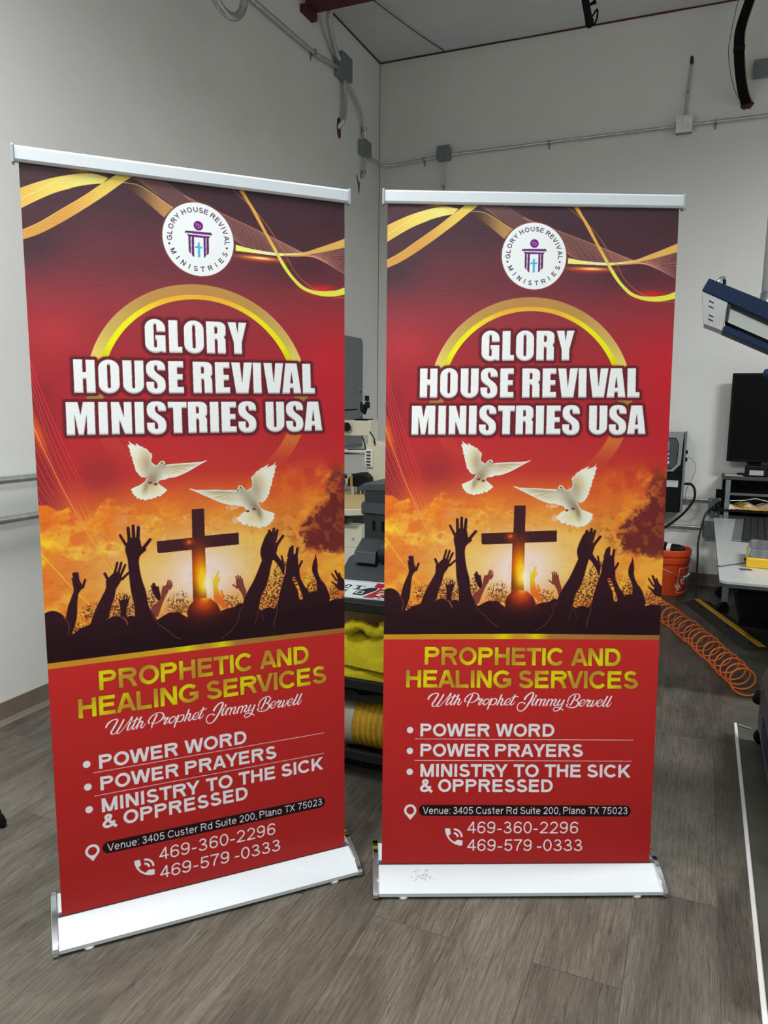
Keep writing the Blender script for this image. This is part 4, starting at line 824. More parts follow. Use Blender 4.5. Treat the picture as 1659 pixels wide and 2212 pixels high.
# scuff on the right stand's base
bm=B(); rs=random.Random(5)
for k in range(26):
    x=-.305+rs.gauss(0,.018); y=-.045+rs.gauss(0,.008); 
    z=.024+(y+.080)*(.021/.035)+.0006 if y<-.045 else .045+(y+.045)*(.015/.033)+.0006
    w_=rs.uniform(.003,.009); a=rs.uniform(-.6,1.2)
    flat(bm,[(x,y),(x+w_,y+.001),(x+w_*1.2+.002,y+.004*a+.003),(x+.001,y+.003)],lambda X_,Y_: (X_,Y_,(.024+(Y_+.080)*.6 if Y_<-.045 else .045+(Y_+.045)*.4545)+.0006))
obj('scuff_mark',bm,mat('grey_scuff',(168,172,173),.7),sb)['label']='small grey scuff on the white base'

# ================================================================ conduits and boxes on the walls
def pipe_thing(name,label,pts,r,m=M_galv,sn=5,clips=(),ax='b',cat='conduit',group=None):
    t=thing(name,label,cat,pts[0],0,group); o=Vector(pts[0])
    obj('pipe',tube(B(),[Vector(p)-o for p in pts],r,12,sn),m,t,smooth=60)
    for c in clips:
        c=Vector(c)-o; bm=B()
        if ax=='b':
            box(bm,c.x-.009,c.x+.009,c.y-r-.003,-o.y,c.z-r-.003,c.z+r+.003); box(bm,c.x-.008,c.x+.008,-o.y-.006,-o.y,c.z-r-.035,c.z-r)
        else:
            box(bm,-o.x,c.x+r+.003,c.y-.009,c.y+.009,c.z-r-.003,c.z+r+.003); box(bm,-o.x,-o.x+.006,c.y-.008,c.y+.008,c.z-r-.035,c.z-r)
        obj('strap_clip',bm,M_galvbox,t,bevel=.001)
    return t
def jbox(name,label,cx,cy,cz,sx,sy,sz,m,cover=None,knock=((1,0),),group=None,corner=True):
    """box on a wall: half sizes; the side that faces the room carries the cover"""
    t=thing(name,label,'junction box',(cx,cy,cz),0,group)
    obj('box_body',box(B(),-sx,sx,-sy,sy,-sz,sz),m,t,bevel=.004)
    bm=B()
    if sy<sx: box(bm,-sx-.003,sx+.003,-sy-.004,-sy,-sz-.003,sz+.003); P=lambda a,b:(a,-sy-.006,b); dr=Rx(PI/2)
    else: box(bm,sx,sx+.004,-sy-.003,sy+.003,-sz-.003,sz+.003); P=lambda a,b:(sx+.006,a,b); dr=Ry(PI/2)
    obj('cover_plate',bm,cover or m,t,bevel=.002)
    h=max(sx,sy)-.012
    for a,b in ((-h,sz-.012),(h,-sz+.012)): obj('cover_screw',lathe(B(),[(0,-.002),(.005,-.002),(.005,.003),(0,.003)],10,T(*P(a,b))@dr),M_chrome,t)
    return t
# left wall
jbox('junction_box','large grey steel junction box high on the left wall near the corner',.036,-.84,4.19,.036,.095,.09,M_galvbox,M_dkgalv)
jbox('junction_box','small grey junction box on the left wall beside the corner, below the large box',.03,-.395,3.70,.03,.075,.06,M_galvbox,M_dkgalv)
pipe_thing('conduit','straight steel conduit sloping across the upper left wall into the large box',[(.03,-5.5,4.09),(.03,-3.2,4.09),(.03,-2.176,4.093),(.03,-1.35,4.11),(.035,-1.15,4.13),(.036,-.9,4.16)],.016,clips=[(.03,-1.33,4.112)],ax='l',sn=4)
pipe_thing('conduit','thick steel conduit bending down from the ceiling into the top of the large box',[(.50,-1.55,4.52),(.40,-1.42,4.50),(.22,-1.30,4.46),(.10,-1.22,4.40),(.07,-1.12,4.32),(.05,-1.0,4.24),(.05,-.9,4.20)],.022,sn=6)
pipe_thing('conduit','short steel conduit dropping from the large box into a red-rimmed wall hole',[(.036,-.81,4.12),(.038,-.80,3.98),(.038,-.81,3.86),(.03,-.83,3.79),(-.01,-.855,3.73)],.020,sn=5)
pipe_thing('conduit','thin steel conduit curving from the large box down to the small box',[(.036,-.77,4.12),(.04,-.64,4.06),(.04,-.5,3.98),(.035,-.42,3.88),(.035,-.39,3.78)],.014,sn=6,clips=[(.035,-.41,3.86)],ax='l')
pipe_thing('conduit','thin steel stub below the small left-wall box ending in bare prongs',[(.035,-.40,3.62),(.035,-.41,3.5),(.03,-.415,3.45)],.012,sn=3,clips=[(.035,-.41,3.5)],ax='l')
# red patches of bare wall
def patch(name,label,pts,F,m=M_red,parent=None):
    bm=B(); flat(bm,pts,F); r=bmesh.ops.extrude_face_region(bm,geom=bm.faces[:]); 
    nv=[v for v in r['geom'] if isinstance(v,bmesh.types.BMVert)]; d=Vector(F(0,0))-Vector(F(0,0)); n=(Vector(F(1,0))-Vector(F(0,0))).cross(Vector(F(0,1))-Vector(F(0,0))).normalized()
    bmesh.ops.translate(bm,vec=n*.003,verts=nv)
    o=obj(name,bm,m,parent)
    if label: tag(o,label,'paint patch')
    return o
def blob(cx,cy,rx,ry,n,seed,j=.35):
    rg=random.Random(seed); return [(cx+rx*math.cos(2*PI*k/n)*(1+rg.uniform(-j,j)),cy+ry*math.sin(2*PI*k/n)*(1+rg.uniform(-j,j))) for k in range(n)]
LW=lambda a,b:(.0,a,b)
BW=lambda a,b:(a,-.003,b)
patch('paint_patch','dark red paint blotch where the short left-wall conduit enters the wall',blob(-.845,3.73,.035,.085,16,3,.25),LW)
patch('paint_patch','thin dark red V-shaped paint streak below the small left-wall box',[(-.50,3.46),(-.49,3.46),(-.45,3.385),(-.445,3.42),(-.435,3.42),(-.44,3.34),(-.45,3.31),(-.46,3.36)],LW)
patch('paint_patch','small dark red paint blotch above the thin upright conduit on the back wall',blob(2.657,4.165,.017,.04,14,8,.25),BW)
patch('paint_patch','dark red paint ring around the foot of the hanging black channel',blob(3.075,3.79,.05,.035,16,9,.3),BW)
# back wall conduits
pipe_thing('conduit','thin steel conduit crossing the wall corner between two grey boxes',[(.04,-.30,3.66),(.045,-.2,3.655),(.08,-.08,3.645),(.18,-.035,3.65),(.40,-.03,3.665),(.57,-.03,3.675)],.014,sn=6,clips=[(.45,-.03,3.668)])
jbox('junction_box','grey square junction box on the back wall right of the corner',.643,-.034,3.695,.056,.034,.058,M_galvbox,M_dkgalv)
pipe_thing('conduit','long thin steel conduit along the back wall between the grey box and the bright box',[(.71,-.03,3.683),(1.3,-.025,3.684),(1.9,-.025,3.685),(2.56,-.03,3.684)],.013,clips=[(1.57,-.025,3.684)],sn=4)
jbox('junction_box','bright zinc square junction box on the upper back wall',2.631,-.034,3.684,.058,.034,.060,M_galvbox,M_brightbox)
pipe_thing('conduit','steel conduit running right from the bright zinc box',[(2.70,-.03,3.684),(3.4,-.025,3.685),(RX-.05,-.025,3.685)],.013,clips=[(2.86,-.025,3.684)],sn=3)
pipe_thing('conduit','thin upright steel conduit above the bright zinc box',[(2.637,-.03,3.75),(2.64,-.022,3.9),(2.655,-.02,4.1),(2.657,.005,4.14)],.010,clips=[(2.642,-.022,3.93)],sn=4)
pipe_thing('conduit','thin steel conduit dropping below the grey back-wall box behind the banner',[(.645,-.03,3.625),(.638,-.03,3.5),(.634,-.025,3.3),(.634,-.025,2.9)],.009,clips=[(.635,-.025,3.42)],sn=3)
jbox('junction_box','flat grey box cover at the right edge of the upper back wall',3.20,-.03,4.02,.10,.03,.058,M_galvbox,M_dkgalv)
# lower conduits and outlet boxes on the back wall
pipe_thing('conduit','upper of two steel conduits low on the back wall behind the control box',[(1.2,-.03,.728),(2.2,-.03,.728),(3.0,-.03,.728)],.017,sn=2,clips=[(1.9,-.03,.728)])
pipe_thing('conduit','lower of two steel conduits low on the back wall beside the bucket',[(1.2,-.03,.494),(2.2,-.03,.494),(2.97,-.03,.494)],.014,sn=2,clips=[(2.0,-.03,.494)])
ob=jbox('outlet_box','upper grey outlet box low on the back wall with a plug in it',3.045,-.035,.675,.035,.034,.068,M_galvbox,M_dkgalv)
ob['category']='outlet box'
jbox('outlet_box','lower wide grey outlet box low on the back wall beside the table',3.035,-.04,.487,.055,.04,.062,M_galvbox,M_dkgalv)['category']='outlet box'
# two big tubes on the left wall
pipe_thing('wall_pipe','upper of two steel pipes running along the left wall behind the banner',[(.07,-6.5,1.14),(.07,-4.2,1.14),(.07,-.9,1.14)],.019,sn=1,ax='l',clips=[(.07,-5.6,1.14),(.07,-3.6,1.14)],cat='pipe')
pipe_thing('wall_pipe','lower of two steel pipes running along the left wall behind the banner',[(.07,-6.5,.963),(.07,-4.2,.963),(.07,-.9,.963)],.021,sn=1,ax='l',clips=[(.07,-5.6,.963),(.07,-3.6,.963)],cat='pipe')
# flexible conduit loop at the top
bm=B(); pts=[]
for k in range(61):
    a=PI*k/60; pts.append((.25,-2.80-.19*math.cos(a),3.88-.185*math.sin(a)))
pts=[(.25,-3.02,4.55),(.25,-3.0,4.2)]+pts+[(.25,-2.60,4.2),(.25,-2.5,4.55)]
P2=[]; 
for a,b_ in zip(pts,pts[1:]):
    n=max(1,int((Vector(b_)-Vector(a)).length/.006))
    for k in range(n): P2.append(Vector(a).lerp(Vector(b_),k/n))
tag(obj('flexible_conduit',tube(bm,P2,[.021 if i%2 else .025 for i in range(len(P2))],10),M_galv,smooth=80),'ribbed flexible metal conduit looping down at the top left','conduit')
# red beam end
t=thing('roof_beam','dark red steel beam end at the top of the left wall','beam',(0,-1.40,4.38))
obj('flange',box(B(),0,5.0,-.07,.07,.0,.012),M_red,t); obj('web',box(B(),0,5.0,-.004,.004,.012,.15),M_red,t); obj('seat_plate',box(B(),0,.05,-.09,.09,-.05,.0),M_red,t)
# hanging black tube with hook
t=thing('hanging_pole','black tube with a hook hanging below the ceiling','pole',(2.25,-2.5,3.43))
obj('tube',tube(B(),[(0,0,0),(-.03,0,.13),(-.26,0,1.12)],.019,14),M_blackm,t,smooth=50)
obj('rubber_tip',lathe(B(),[(0,-.022),(.012,-.018),(.021,-.004),(.022,.012),(.019,.02)],16),M_blackm,t,smooth=50)
obj('collar',lathe(B(),[(.02,-.008),(.024,-.008),(.024,.008),(.02,.008),(.02,-.008)],16,T(-.03,0,.13)@Ry(-.22)),M_chrome,t,smooth=40)
obj('hook',tube(B(),[(.012,0,.03),(.035,0,.06),(.037,0,.02),(.022,0,-.01),(.005,0,-.012)],.005,8,5),M_blackm,t,smooth=50)
obj('side_knob',tube(B(),[(-.01,0,.085),(.028,0,.10)],[.004,.012],10),M_blackm,t,smooth=50)
# black channel hanging to the wall
bm=B(); cl=[(3.055,-.32,4.55),(3.03,-.32,4.41),(2.995,-.31,4.20),(2.99,-.30,4.10),(3.01,-.25,3.92),(3.035,-.18,3.76),(3.075,-.0,3.77)]
cl=[(3.07,-.3,4.55),(3.035,-.3,4.41),(2.985,-.3,4.22),(2.983,-.28,4.10),(3.0,-.22,3.97),(3.03,-.12,3.86),(3.065,-.01,3.80)]
sp_=[]; Q=[Vector(p) for p in cl]
t=thing('cable_channel','black hanging cable channel curving down from the ceiling into the back wall','cable channel',cl[0])
def ribbon(bm,P,w,th,o):
    P=[Vector(p) for p in P]; QQ=[2*P[0]-P[1]]+P+[2*P[-1]-P[-2]]; S=[]
    for i in range(1,len(QQ)-2):
        for k in range(6):
            t_=k/6; S.append(.5*((2*QQ[i])+(-QQ[i-1]+QQ[i+1])*t_+(2*QQ[i-1]-5*QQ[i]+4*QQ[i+1]-QQ[i+2])*t_*t_+(-QQ[i-1]+3*QQ[i]-3*QQ[i+1]+QQ[i+2])*t_**3))
    S.append(P[-1]); rings=[]
    for i,p in enumerate(S):
        d=(S[min(i+1,len(S)-1)]-S[max(i-1,0)]).normalized(); a=Vector((1,.1,0)); a=(a-d*a.dot(d)).normalized(); n=d.cross(a)
        rings.append([bm.verts.new(p-Vector(o)+a*sx*w+n*sy*th) for sx,sy in ((-1,-1),(1,-1),(1,1),(-1,1))])
    for r0,r1 in zip(rings,rings[1:]):
        for k in range(4): bm.faces.new((r0[k],r0[(k+1)%4],r1[(k+1)%4],r1[k]))
    bm.faces.new(rings[0][::-1]); bm.faces.new(rings[-1]); return bm
obj('channel',ribbon(B(),cl,.033,.012,cl[0]),M_blackm,t)
obj('edge_wire',tube(B(),[Vector((x+.037,y-.012,z))-Vector(cl[0]) for x,y,z in cl],.004,6,6),mat('copper_brown_wire',(130,84,62),.5),t,smooth=60)
obj('clamp',box(B(),-.123,-.045,-.002,.036,-.48,-.445),M_black,t,bevel=.003)
tag(obj('loose_wire',tube(B(),[(3.0,-.30,4.54),(2.955,-.3,4.40),(2.925,-.3,4.2),(2.915,-.3,4.08),(2.935,-.25,3.96),(2.975,-.15,3.86),(3.01,-.07,3.82)],.0025,6,6),mat('brown_wire',(70,44,36),.5),smooth=60),'thin brown wire sagging to the left of the hanging black channel','wire')
# breaker panel on left wall
t=thing('electrical_panel','tall grey electrical panel door on the left wall seen between the banners','electrical panel',(.002,-.80,1.09))
M_pan=mat('panel_grey',(116,122,124),.5,.1,noise=(4,.05))
pr_=[(-.34,0),(.34,0),(.34,.93),(.31,.975),(-.31,.975),(-.34,.93)]
bm=B(); prism(bm,pr_,'x',0,.055); obj('cabinet',bm,M_pan,t,bevel=.006)
bm=box(B(),.055,.066,-.30,.315,.03,.90); obj('door',bm,M_pan,t,bevel=.005)
d=[o for o in t.children if o.name.startswith('door')][0]
obj('latch',box(B(),.066,.072,.215,.275,.475,.525),mat('latch_grey',(150,154,154),.4,.4),d,bevel=.002); obj('keyhole',box(B(),.072,.074,.235,.252,.485,.515),M_blackm,d)

# ================================================================ control cabinet on the back wall
t=thing('control_cabinet','grey and black control cabinet with keypad mounted low on the back wall','control box',(2.655,0,.64))
M_cg=mat('cabinet_light_grey',(150,154,156),.4,.35,noise=(5,.05))
obj('housing',box(B(),-.22,.14,-.28,-.02,.0,.64),M_black,t,bevel=.006)
obj('side_panel',box(B(),.14,.155,-.29,-.02,-.0,.65),mat('cabinet_side_grey',(120,122,122),.45,.3),t,bevel=.002)
obj('mounting_bracket',box(B(),-.15,.1,-.02,0,.15,.5),M_galvbox,t)
fp=obj('front_panel',prism(B(),[(-.21,.33),(.07,.33),(.125,.39),(.135,.645),(-.21,.645)],'y',-.294,-.28),M_cg,t,bevel=.003)
fp['label']='light grey chamfered front panel'
kp=obj('keypad',prism(B(),[(-.21,.355),(.055,.355),(.095,.40),(.10,.555),(.08,.60),(-.21,.60)],'y',-.299,-.293),mat('keypad_dark_grey',(74,78,82),.4),t,bevel=.002)
obj('keypad_trim',tube(B(),[(-.21,-.299,.355),(.055,-.299,.355),(.095,-.299,.40),(.10,-.299,.555),(.08,-.299,.60),(-.21,-.299,.60)],.003,6),M_blackm,t)
obj('screen',box(B(),-.14,.03,-.303,-.298,.50,.575),mat('lcd_blue_grey',(150,162,178),.25),t,bevel=.002)
for x,z,r_ in ((-.03,.475,.007),(.0,.475,.007),(.028,.472,.007),(-.03,.452,.006),(-.0,.45,.006),(-.03,.425,.006),(.026,.438,.008),(-.005,.428,.006),(.028,.404,.012)):
    obj('key',lathe(B(),[(0,0),(r_,0),(r_,.003),(0,.004)],12,T(x,-.299,z)@Rx(PI/2)),mat('white_key',(215,218,222),.4),t)
ws=obj('label_strip',box(B(),-.15,.115,-.287,-.28,.205,.26),M_alu,t,bevel=.001); ws['label']='silver label strip with thin red line'
obj('red_line',box(B(),-.14,.10,-.2885,-.287,.252,.256),mat('red_ink',(170,60,50),.5),ws)
obj('side_port',box(B(),.155,.17,-.2,-.17,.47,.50),M_black,t); obj('side_port',box(B(),.155,.17,-.2,-.17,.41,.44),M_black,t)
obj('power_cord',tube(B(),[Vector(p_)-Vector((2.62,0,.64)) for p_ in [(2.78,-.12,.86),(2.83,-.13,.86),(2.86,-.15,.82),(2.86,-.17,.74),(2.80,-.2,.64),(2.72,-.24,.56),(2.6,-.3,.47),(2.45,-.35,.40)]],.010,8,6),M_black,t,smooth=60)
tag(obj('signal_wire',tube(B(),[(2.80,-.19,1.07),(2.84,-.16,1.08),(2.88,-.12,1.04),(2.89,-.1,.98),(2.87,-.1,.90),(2.83,-.1,.80),(2.84,-.1,.72),(2.90,-.1,.64),(2.99,-.09,.68)],.0025,6,6),mat('pale_wire',(150,150,146),.5),smooth=60),'thin pale wire looping right of the control cabinet','wire')
# ================================================================ orange bucket
t=thing('bucket','orange plastic bucket with a white logo standing against the back wall','bucket',(2.745,-.40,0))
M_or=mat('orange_plastic',(216,72,22),.38,noise=(5,.05))
prof=[(0,.008),(.124,.008),(.127,0),(.132,.004),(.148,.262),(.158,.264),(.159,.30),(.153,.304),(.154,.32),(.161,.322),(.163,.365),(.160,.372),(.155,.372),(.152,.36),(.145,.27),(.127,.02),(0,.02)]
obj('pail',lathe(B(),prof,48),M_or,t,smooth=35)
def onpail(a,z):   # a = angle, z height -> point just outside the wall
    r=.132+(.148-.132)*(z-.004)/.258+.0012; return (r*math.cos(a),r*math.sin(a),z)
A0=-.62  # faces the camera to the right
bm=B()
A1=-1.0
sq=[(-.04,.028),(.95,.035),(.95,.235),(.05,.228)]
def logo(a,z): return onpail(A1+a,z)
for (a0,z0),(a1,z1) in zip(sq,sq[1:]+sq[:1]):
    L_=max(2,int(abs(a1-a0)/.08)+1)
    for k in range(L_):
        p=(a0+(a1-a0)*k/L_,z0+(z1-z0)*k/L_); q_=(a0+(a1-a0)*(k+1)/L_,z0+(z1-z0)*(k+1)/L_)
        tube(bm,[logo(*p),logo(*q_)],.0016,6)
for ch,(s0,cz0),sc in (('T',(.028,.125),.026),('H',(.046,.142),.026),('E',(.064,.159),.026),('H',(.004,.062),.055),('O',(.045,.098),.055),('M',(.088,.136),.050)):
    W_,ps=glyph_polys(ch,.27); an=.72
    for p in ps:
        vs=[]
        for X_,Y_ in p:
            X_*=.75; a_=X_*sc*math.cos(an)-Y_*sc*math.sin(an); b_=X_*sc*math.sin(an)+Y_*sc*math.cos(an); vs.append(logo(.05+(s0+a_)/.142,cz0+b_-.012))
        try: bm.faces.new([bm.verts.new(v_) for v_ in vs])
        except ValueError: pass
lo_=obj('logo',bm,M_white,t); lo_['label']='white outlined square logo with stencil letters'
obj('handle',tube(B(),[(-.158,-.03,.285),(-.125,-.11,.275),(-.03,-.172,.225),(.06,-.162,.185),(.115,-.125,.167),(.150,-.075,.172),(.163,-.03,.205),(.162,-.0,.285)],.0022,8,6),M_galv,t,smooth=60)
obj('handle_grip',tube(B(),[(.118,-.124,.165),(.140,-.095,.170),(.158,-.055,.185)],.008,10,4),M_white,t,smooth=60)
t=thing('spray_bottle','dark bottle with white bands lying in the mouth of the orange bucket','bottle',(2.745,-.42,.365))
obj('bottle_body',lathe(B(),[(0,-.11),(.036,-.11),(.042,-.10),(.042,.075),(.03,.10),(.018,.115),(0,.118)],24,Rz(-.3)@Ry(PI/2)),M_black,t,smooth=40)
for k in (-.055,.0): obj('bottle_band',lathe(B(),[(.0425,k-.016),(.044,k-.016),(.044,k+.016),(.0425,k+.016)],24,Rz(-.3)@Ry(PI/2)),M_white,t,smooth=40)
tag(obj('coiled_hose_end',tube(B(),[(2.64,-.45,.36),(2.66,-.45,.41),(2.71,-.44,.415),(2.74,-.40,.37),(2.78,-.34,.30)],.007,8,5),mat('dark_red_hose',(92,30,28),.5),smooth=60),'dark red hose end looped over the rim of the orange bucket','hose')

# ================================================================ coiled air hose
bm=B(); a=Vector((2.62,-1.02,.075)); b_=Vector((3.235,-2.60,.075)); d=b_-a; Ln=d.length; dn=d.normalized(); side=Vector((-dn.y,dn.x,0)); turns=19; pts=[]
rh=random.Random(11); jit=[rh.uniform(.85,1.15) for _ in range(turns+2)]
for k in range(turns*22+1):
    s_=k/22; f_=s_/turns; th_=2*PI*s_
    cur=a+d*f_+side*(.035*math.sin(f_*PI*1.1)); R_=.068*(.97+.05*math.sin(s_*1.7))
    # uneven pitch
    cur=cur+dn*(.018*math.sin(s_*.9))
    pts.append(cur+side*(R_*math.cos(th_))+Vector((0,0,R_*math.sin(th_)))+dn*(.02*math.cos(th_)))
tag(obj('coiled_air_hose',tube(bm,pts,.0052,7),mat('orange_hose',(222,106,42),.35),smooth=80),'orange coiled air hose lying on the floor behind the right banner','hose')
# ================================================================ cable ramp
t=thing('cable_ramp','black rubber cable ramp with a yellow top strip on the floor','cable ramp',(2.972,-.645,0))
dirv=Vector((3.347-2.972,-1.70+.645,0)); ln=dirv.length; ang=math.atan2(dirv.y,dirv.x)
t.rotation_euler=(0,0,ang)
prf0=[(-.075,0),(-.075,.004),(-.028,.026),(.028,.026),(.075,.004),(.075,0)]
rib=[(-.105,0)]
for k in range(7):
    y0=-.105+k*.0115; z0=.004+k*.0031; rib+=[(y0,z0),(y0+.0075,z0+.0036),(y0+.0085,z0-.0005)]
rib+=[(-.024,.027),(.024,.027)]
for k in range(6,-1,-1):
    y0=.105-k*.0115; z0=.004+k*.0031; rib+=[(y0-.0085,z0-.0005),(y0-.0075,z0+.0036),(y0,z0)]
rib+=[(.105,0)]
obj('ramp_body',prism(B(),rib,'x',0,ln),mat('ramp_rubber',(36,36,36),.7,noise=(30,.15)),t)
ys_=obj('cover_strip',prism(B(),[(-.022,.024),(-.022,.029),(-.016,.032),(.016,.032),(.022,.029),(.022,.024)],'x',-.004,ln+.002),mat('yellow_rubber',(212,160,30),.5,noise=(6,.1)),t); ys_['label']='yellow cover strip'
for k in (.18,.62,.95):
    obj('bolt_recess',lathe(B(),[(0,.0165),(.010,.0165),(.012,.019),(.0,.019)],12,T(ln*k,-.045,.006)),M_blackm,t)
tag(obj('floor_cable',tube(B(),[(3.05,-.075,.665),(3.02,-.10,.66),(2.985,-.12,.60),(2.965,-.14,.50),(2.95,-.16,.38),(2.955,-.25,.25),(2.955,-.42,.10),(2.958,-.56,.02),(2.968,-.64,.012)],.008,8,6),mat('dark_green_cable',(44,54,54),.5),smooth=60),'dark cable hanging from the outlet box down to the cable ramp','cable')
obj_=obj('power_plug',lathe(B(),[(0,0),(.02,0),(.024,.012),(.02,.03),(.01,.04),(0,.042)],16,T(3.055,-.075,.668)@Rx(PI/2)),mat('navy_plug',(30,38,62),.45),smooth=40); tag(obj_,'dark blue plug in the upper outlet box','plug')

# ================================================================ work table on casters
TZ=.62
t=thing('work_table','grey-topped work table on casters along the right side','table',(3.05,-1.5,0))
M_top=mat('pale_laminate',(186,190,186),.3,.1,noise=(8,.04))
def tabprof(): 
    x0,x1,y0,y1,r_=0,1.5,-1.15,1.2,.035
    o=[]
    for (cx0,cy0,a0) in ((x1-r_,y1-r_,0),(x0+.01,y1-.01,90),(x0+r_,y0+r_,180),(x1-r_,y0+r_,270)):
        rr_r=.01 if a0==90 else r_
        for a_ in range(0,91,18): o.append((cx0+rr_r*math.cos(math.radians(a0+a_)),cy0+rr_r*math.sin(math.radians(a0+a_))))
    return o
obj('tabletop',prism(B(),tabprof(),'z',TZ-.012,TZ),M_top,t)
obj('edge_band',prism(B(),tabprof(),'z',TZ-.03,TZ-.012),mat('dark_edge',(60,62,62),.5),t)
obj('apron',box(B(),.09,1.4,-1.05,1.1,TZ-.09,TZ-.03),M_blackm,t)
obj('lower_shelf',box(B(),.16,1.4,-.2,1.1,.14,.20),M_blackm,t,bevel=.004)
for (lx,ly,hgt) in ((.10,.60,.1),(.10,1.12,.1),(1.3,.6,.1),(1.3,1.12,.1),(.42,-.9,.1),(1.3,-.9,.1)):
    lg_=obj('leg',box(B(),lx-.022,lx+.022,ly-.022,ly+.022,.09,TZ-.08),mat('silver_leg',(150,156,160),.35,.6),t,bevel=.003)
    w_=obj('caster',lathe(B(),[(0,-.018),(.040,-.018),(.045,-.012),(.045,-.004),(.038,0),(.045,.004),(.045,.012),(.040,.018),(0,.018)],24,T(lx-.01,ly-.02,.045)@Rz(.5)@Rx(PI/2)),M_black,t,smooth=35)
    obj('caster_fork',box(B(),lx-.02,lx+.02,ly-.022,ly+.018,.06,.10),M_black,w_,bevel=.003)
# keyboard
t=thing('keyboard','black keyboard lying lengthwise on the grey work table','keyboard',(3.30,-.90,TZ),-.06)
obj('keyboard_body',prism(B(),[(-.07,0),(-.07,.010),(.17,.03),(.17,0)],'y',-.50,.58),M_dark,t,bevel=.004)
obj('palm_rest',prism(B(),[(-.125,0),(-.125,.006),(-.07,.012),(-.07,0)],'y',-.50,.56),mat('grey_palm_rest',(112,116,118),.4),t,bevel=.003)
bm=B()
for i in range(5):
    for j in range(14):
        x0=-.058+i*.044; y0=-.48+j*.075; z0=.011+(x0+.07)*.083; box(bm,x0,x0+.037,y0,y0+.066,z0,z0+.012)
obj('keys',bm,mat('black_keycap',(30,31,33),.5),t,bevel=.002)
# caliper
t=thing('caliper','black plastic caliper lying on the work table beside the yellow case','caliper',(3.115,-2.20,TZ),.9)
obj('beam',box(B(),-.11,.24,-.016,.016,0,.008),mat('caliper_grey',(112,116,120),.4,.3),t,bevel=.001); obj('scale_face',box(B(),-.10,.14,-.010,.010,.008,.009),mat('caliper_scale',(168,172,176),.5),t)
obj('slider',box(B(),.15,.21,-.028,.028,0,.018),M_black,t,bevel=.002)
obj('fixed_jaw',prism(B(),[(.21,-.016),(.24,-.016),(.235,-.09),(.225,-.10)],'z',0,.008),M_black,t); obj('upper_jaw',prism(B(),[(.20,.016),(.24,.016),(.215,.07)],'z',0,.008),M_black,t)
# small parts case
t=thing('parts_case','yellow and black parts case with a clear lid on the work table','case',(3.32,-2.02,TZ),-.05)
obj('case_tray',box(B(),-.12,.28,-.22,.16,0,.055),mat('case_yellow',(232,186,24),.4),t,bevel=.006)
gl=mat('clear_lid_plastic',(215,220,222),.12,trans=.75); obj('lid',prism(B(),[(-.115,.055),(-.10,.10),(.26,.10),(.275,.055)],'y',-.215,.155),gl,t,bevel=.004)
obj('front_clip',box(B(),.02,.2,-.235,-.215,0,.062),M_black,t,bevel=.003); 
bm=B()
for k in range(7): box(bm,-.10+k*.055,-.075+k*.055,-.19,.13,.056,.085)
obj('bits',bm,mat('grey_bits',(120,122,124),.35,.5),t)
tag(obj('metal_chip',box(B(),-.03,.03,-.02,.02,0,.002,T(3.185,-2.30,TZ)@Rz(.3)),M_dark),'small dark metal chip on the table in front of the case','scrap')
# shelf riser behind the table
t=thing('shelf_riser','two-tier black shelf at the back of the work table under the monitor','shelf',(3.10,-.22,0))
obj('upper_shelf',box(B(),-.01,1.2,-.07,.19,.925,.955),M_dark,t,bevel=.004)
obj('middle_shelf',prism(B(),[(-.02,.675),(-.03,.715),(-.02,.72),(.0,.69),(1.2,.69),(1.2,.675)],'y',-.075,.19),M_black,t)
obj('back_panel',box(B(),.0,1.2,.12,.14,.62,.92),M_blackm,t)
obj('keyboard_rail',box(B(),.03,1.2,-.03,-.01,.80,.82),mat('rail_grey',(96,100,102),.4,.3),t,bevel=.002)
for x_ in (.02,1.15): obj('post',box(B(),x_,x_+.035,-.065,-.03,.0,.925),M_dkgalv,t,bevel=.003); obj('post',box(B(),x_,x_+.035,.1,.14,.0,.925),M_dkgalv,t,bevel=.003)
# monitor
t=thing('monitor','large black computer monitor on the black shelf against the back wall','monitor',(3.32,-.12,.955))
obj('screen_panel',box(B(),-.205,.92,-.02,.02,.105,.80),M_black,t,bevel=.006); obj('screen_glass',box(B(),-.19,.90,-.0215,-.02,.125,.785),mat('dark_glass',(6,6,7),.4,spec=.1),t)
obj('neck',box(B(),-.05,.05,.02,.05,.0,.3),M_black,t,bevel=.004); obj('foot',box(B(),-.12,.12,-.05,.06,0,.012),M_black,t,bevel=.004)
t=thing('label_printer','small black device with a pale label in front of the monitor foot','device',(3.33,-.235,.955))
obj('casing',box(B(),-.08,.075,-.035,.045,0,.085),M_black,t,bevel=.008); obj('label_plate',box(B(),-.05,.05,-.0365,-.035,.012,.05),mat('pale_label',(176,170,168),.5),t)
tag(obj('blue_box',prism(B(),[(0,0),(0,.10),(.06,.145),(.13,.12),(.135,0)],'y',-.34,-.25),mat('deep_blue_card',(24,22,104),.55)),'deep blue angular box behind the black device on the shelf','box').location=(3.41,.10,.955)
tag(obj('paper_sheet',box(B(),3.11,3.24,-.27,-.12,.955,.958),mat('paper_print',(196,186,186),.6,noise=(40,.25))),'printed papers lying flat on the left of the upper shelf','paper')
bm=B(); rg=random.Random(21)
n1,n2=26,14; gg=[[bm.verts.new((3.13+.4*i/n1,-.285+.2*j/n2,.695+.05*math.sin(PI*j/n2)**.5*(.6+.4*math.sin(i*.6+j*.3))+rg.uniform(0,.006))) for j in range(n2+1)] for i in range(n1+1)]
for i in range(n1):
    for j in range(n2): bm.faces.new((gg[i][j],gg[i+1][j],gg[i+1][j+1],gg[i][j+1]))
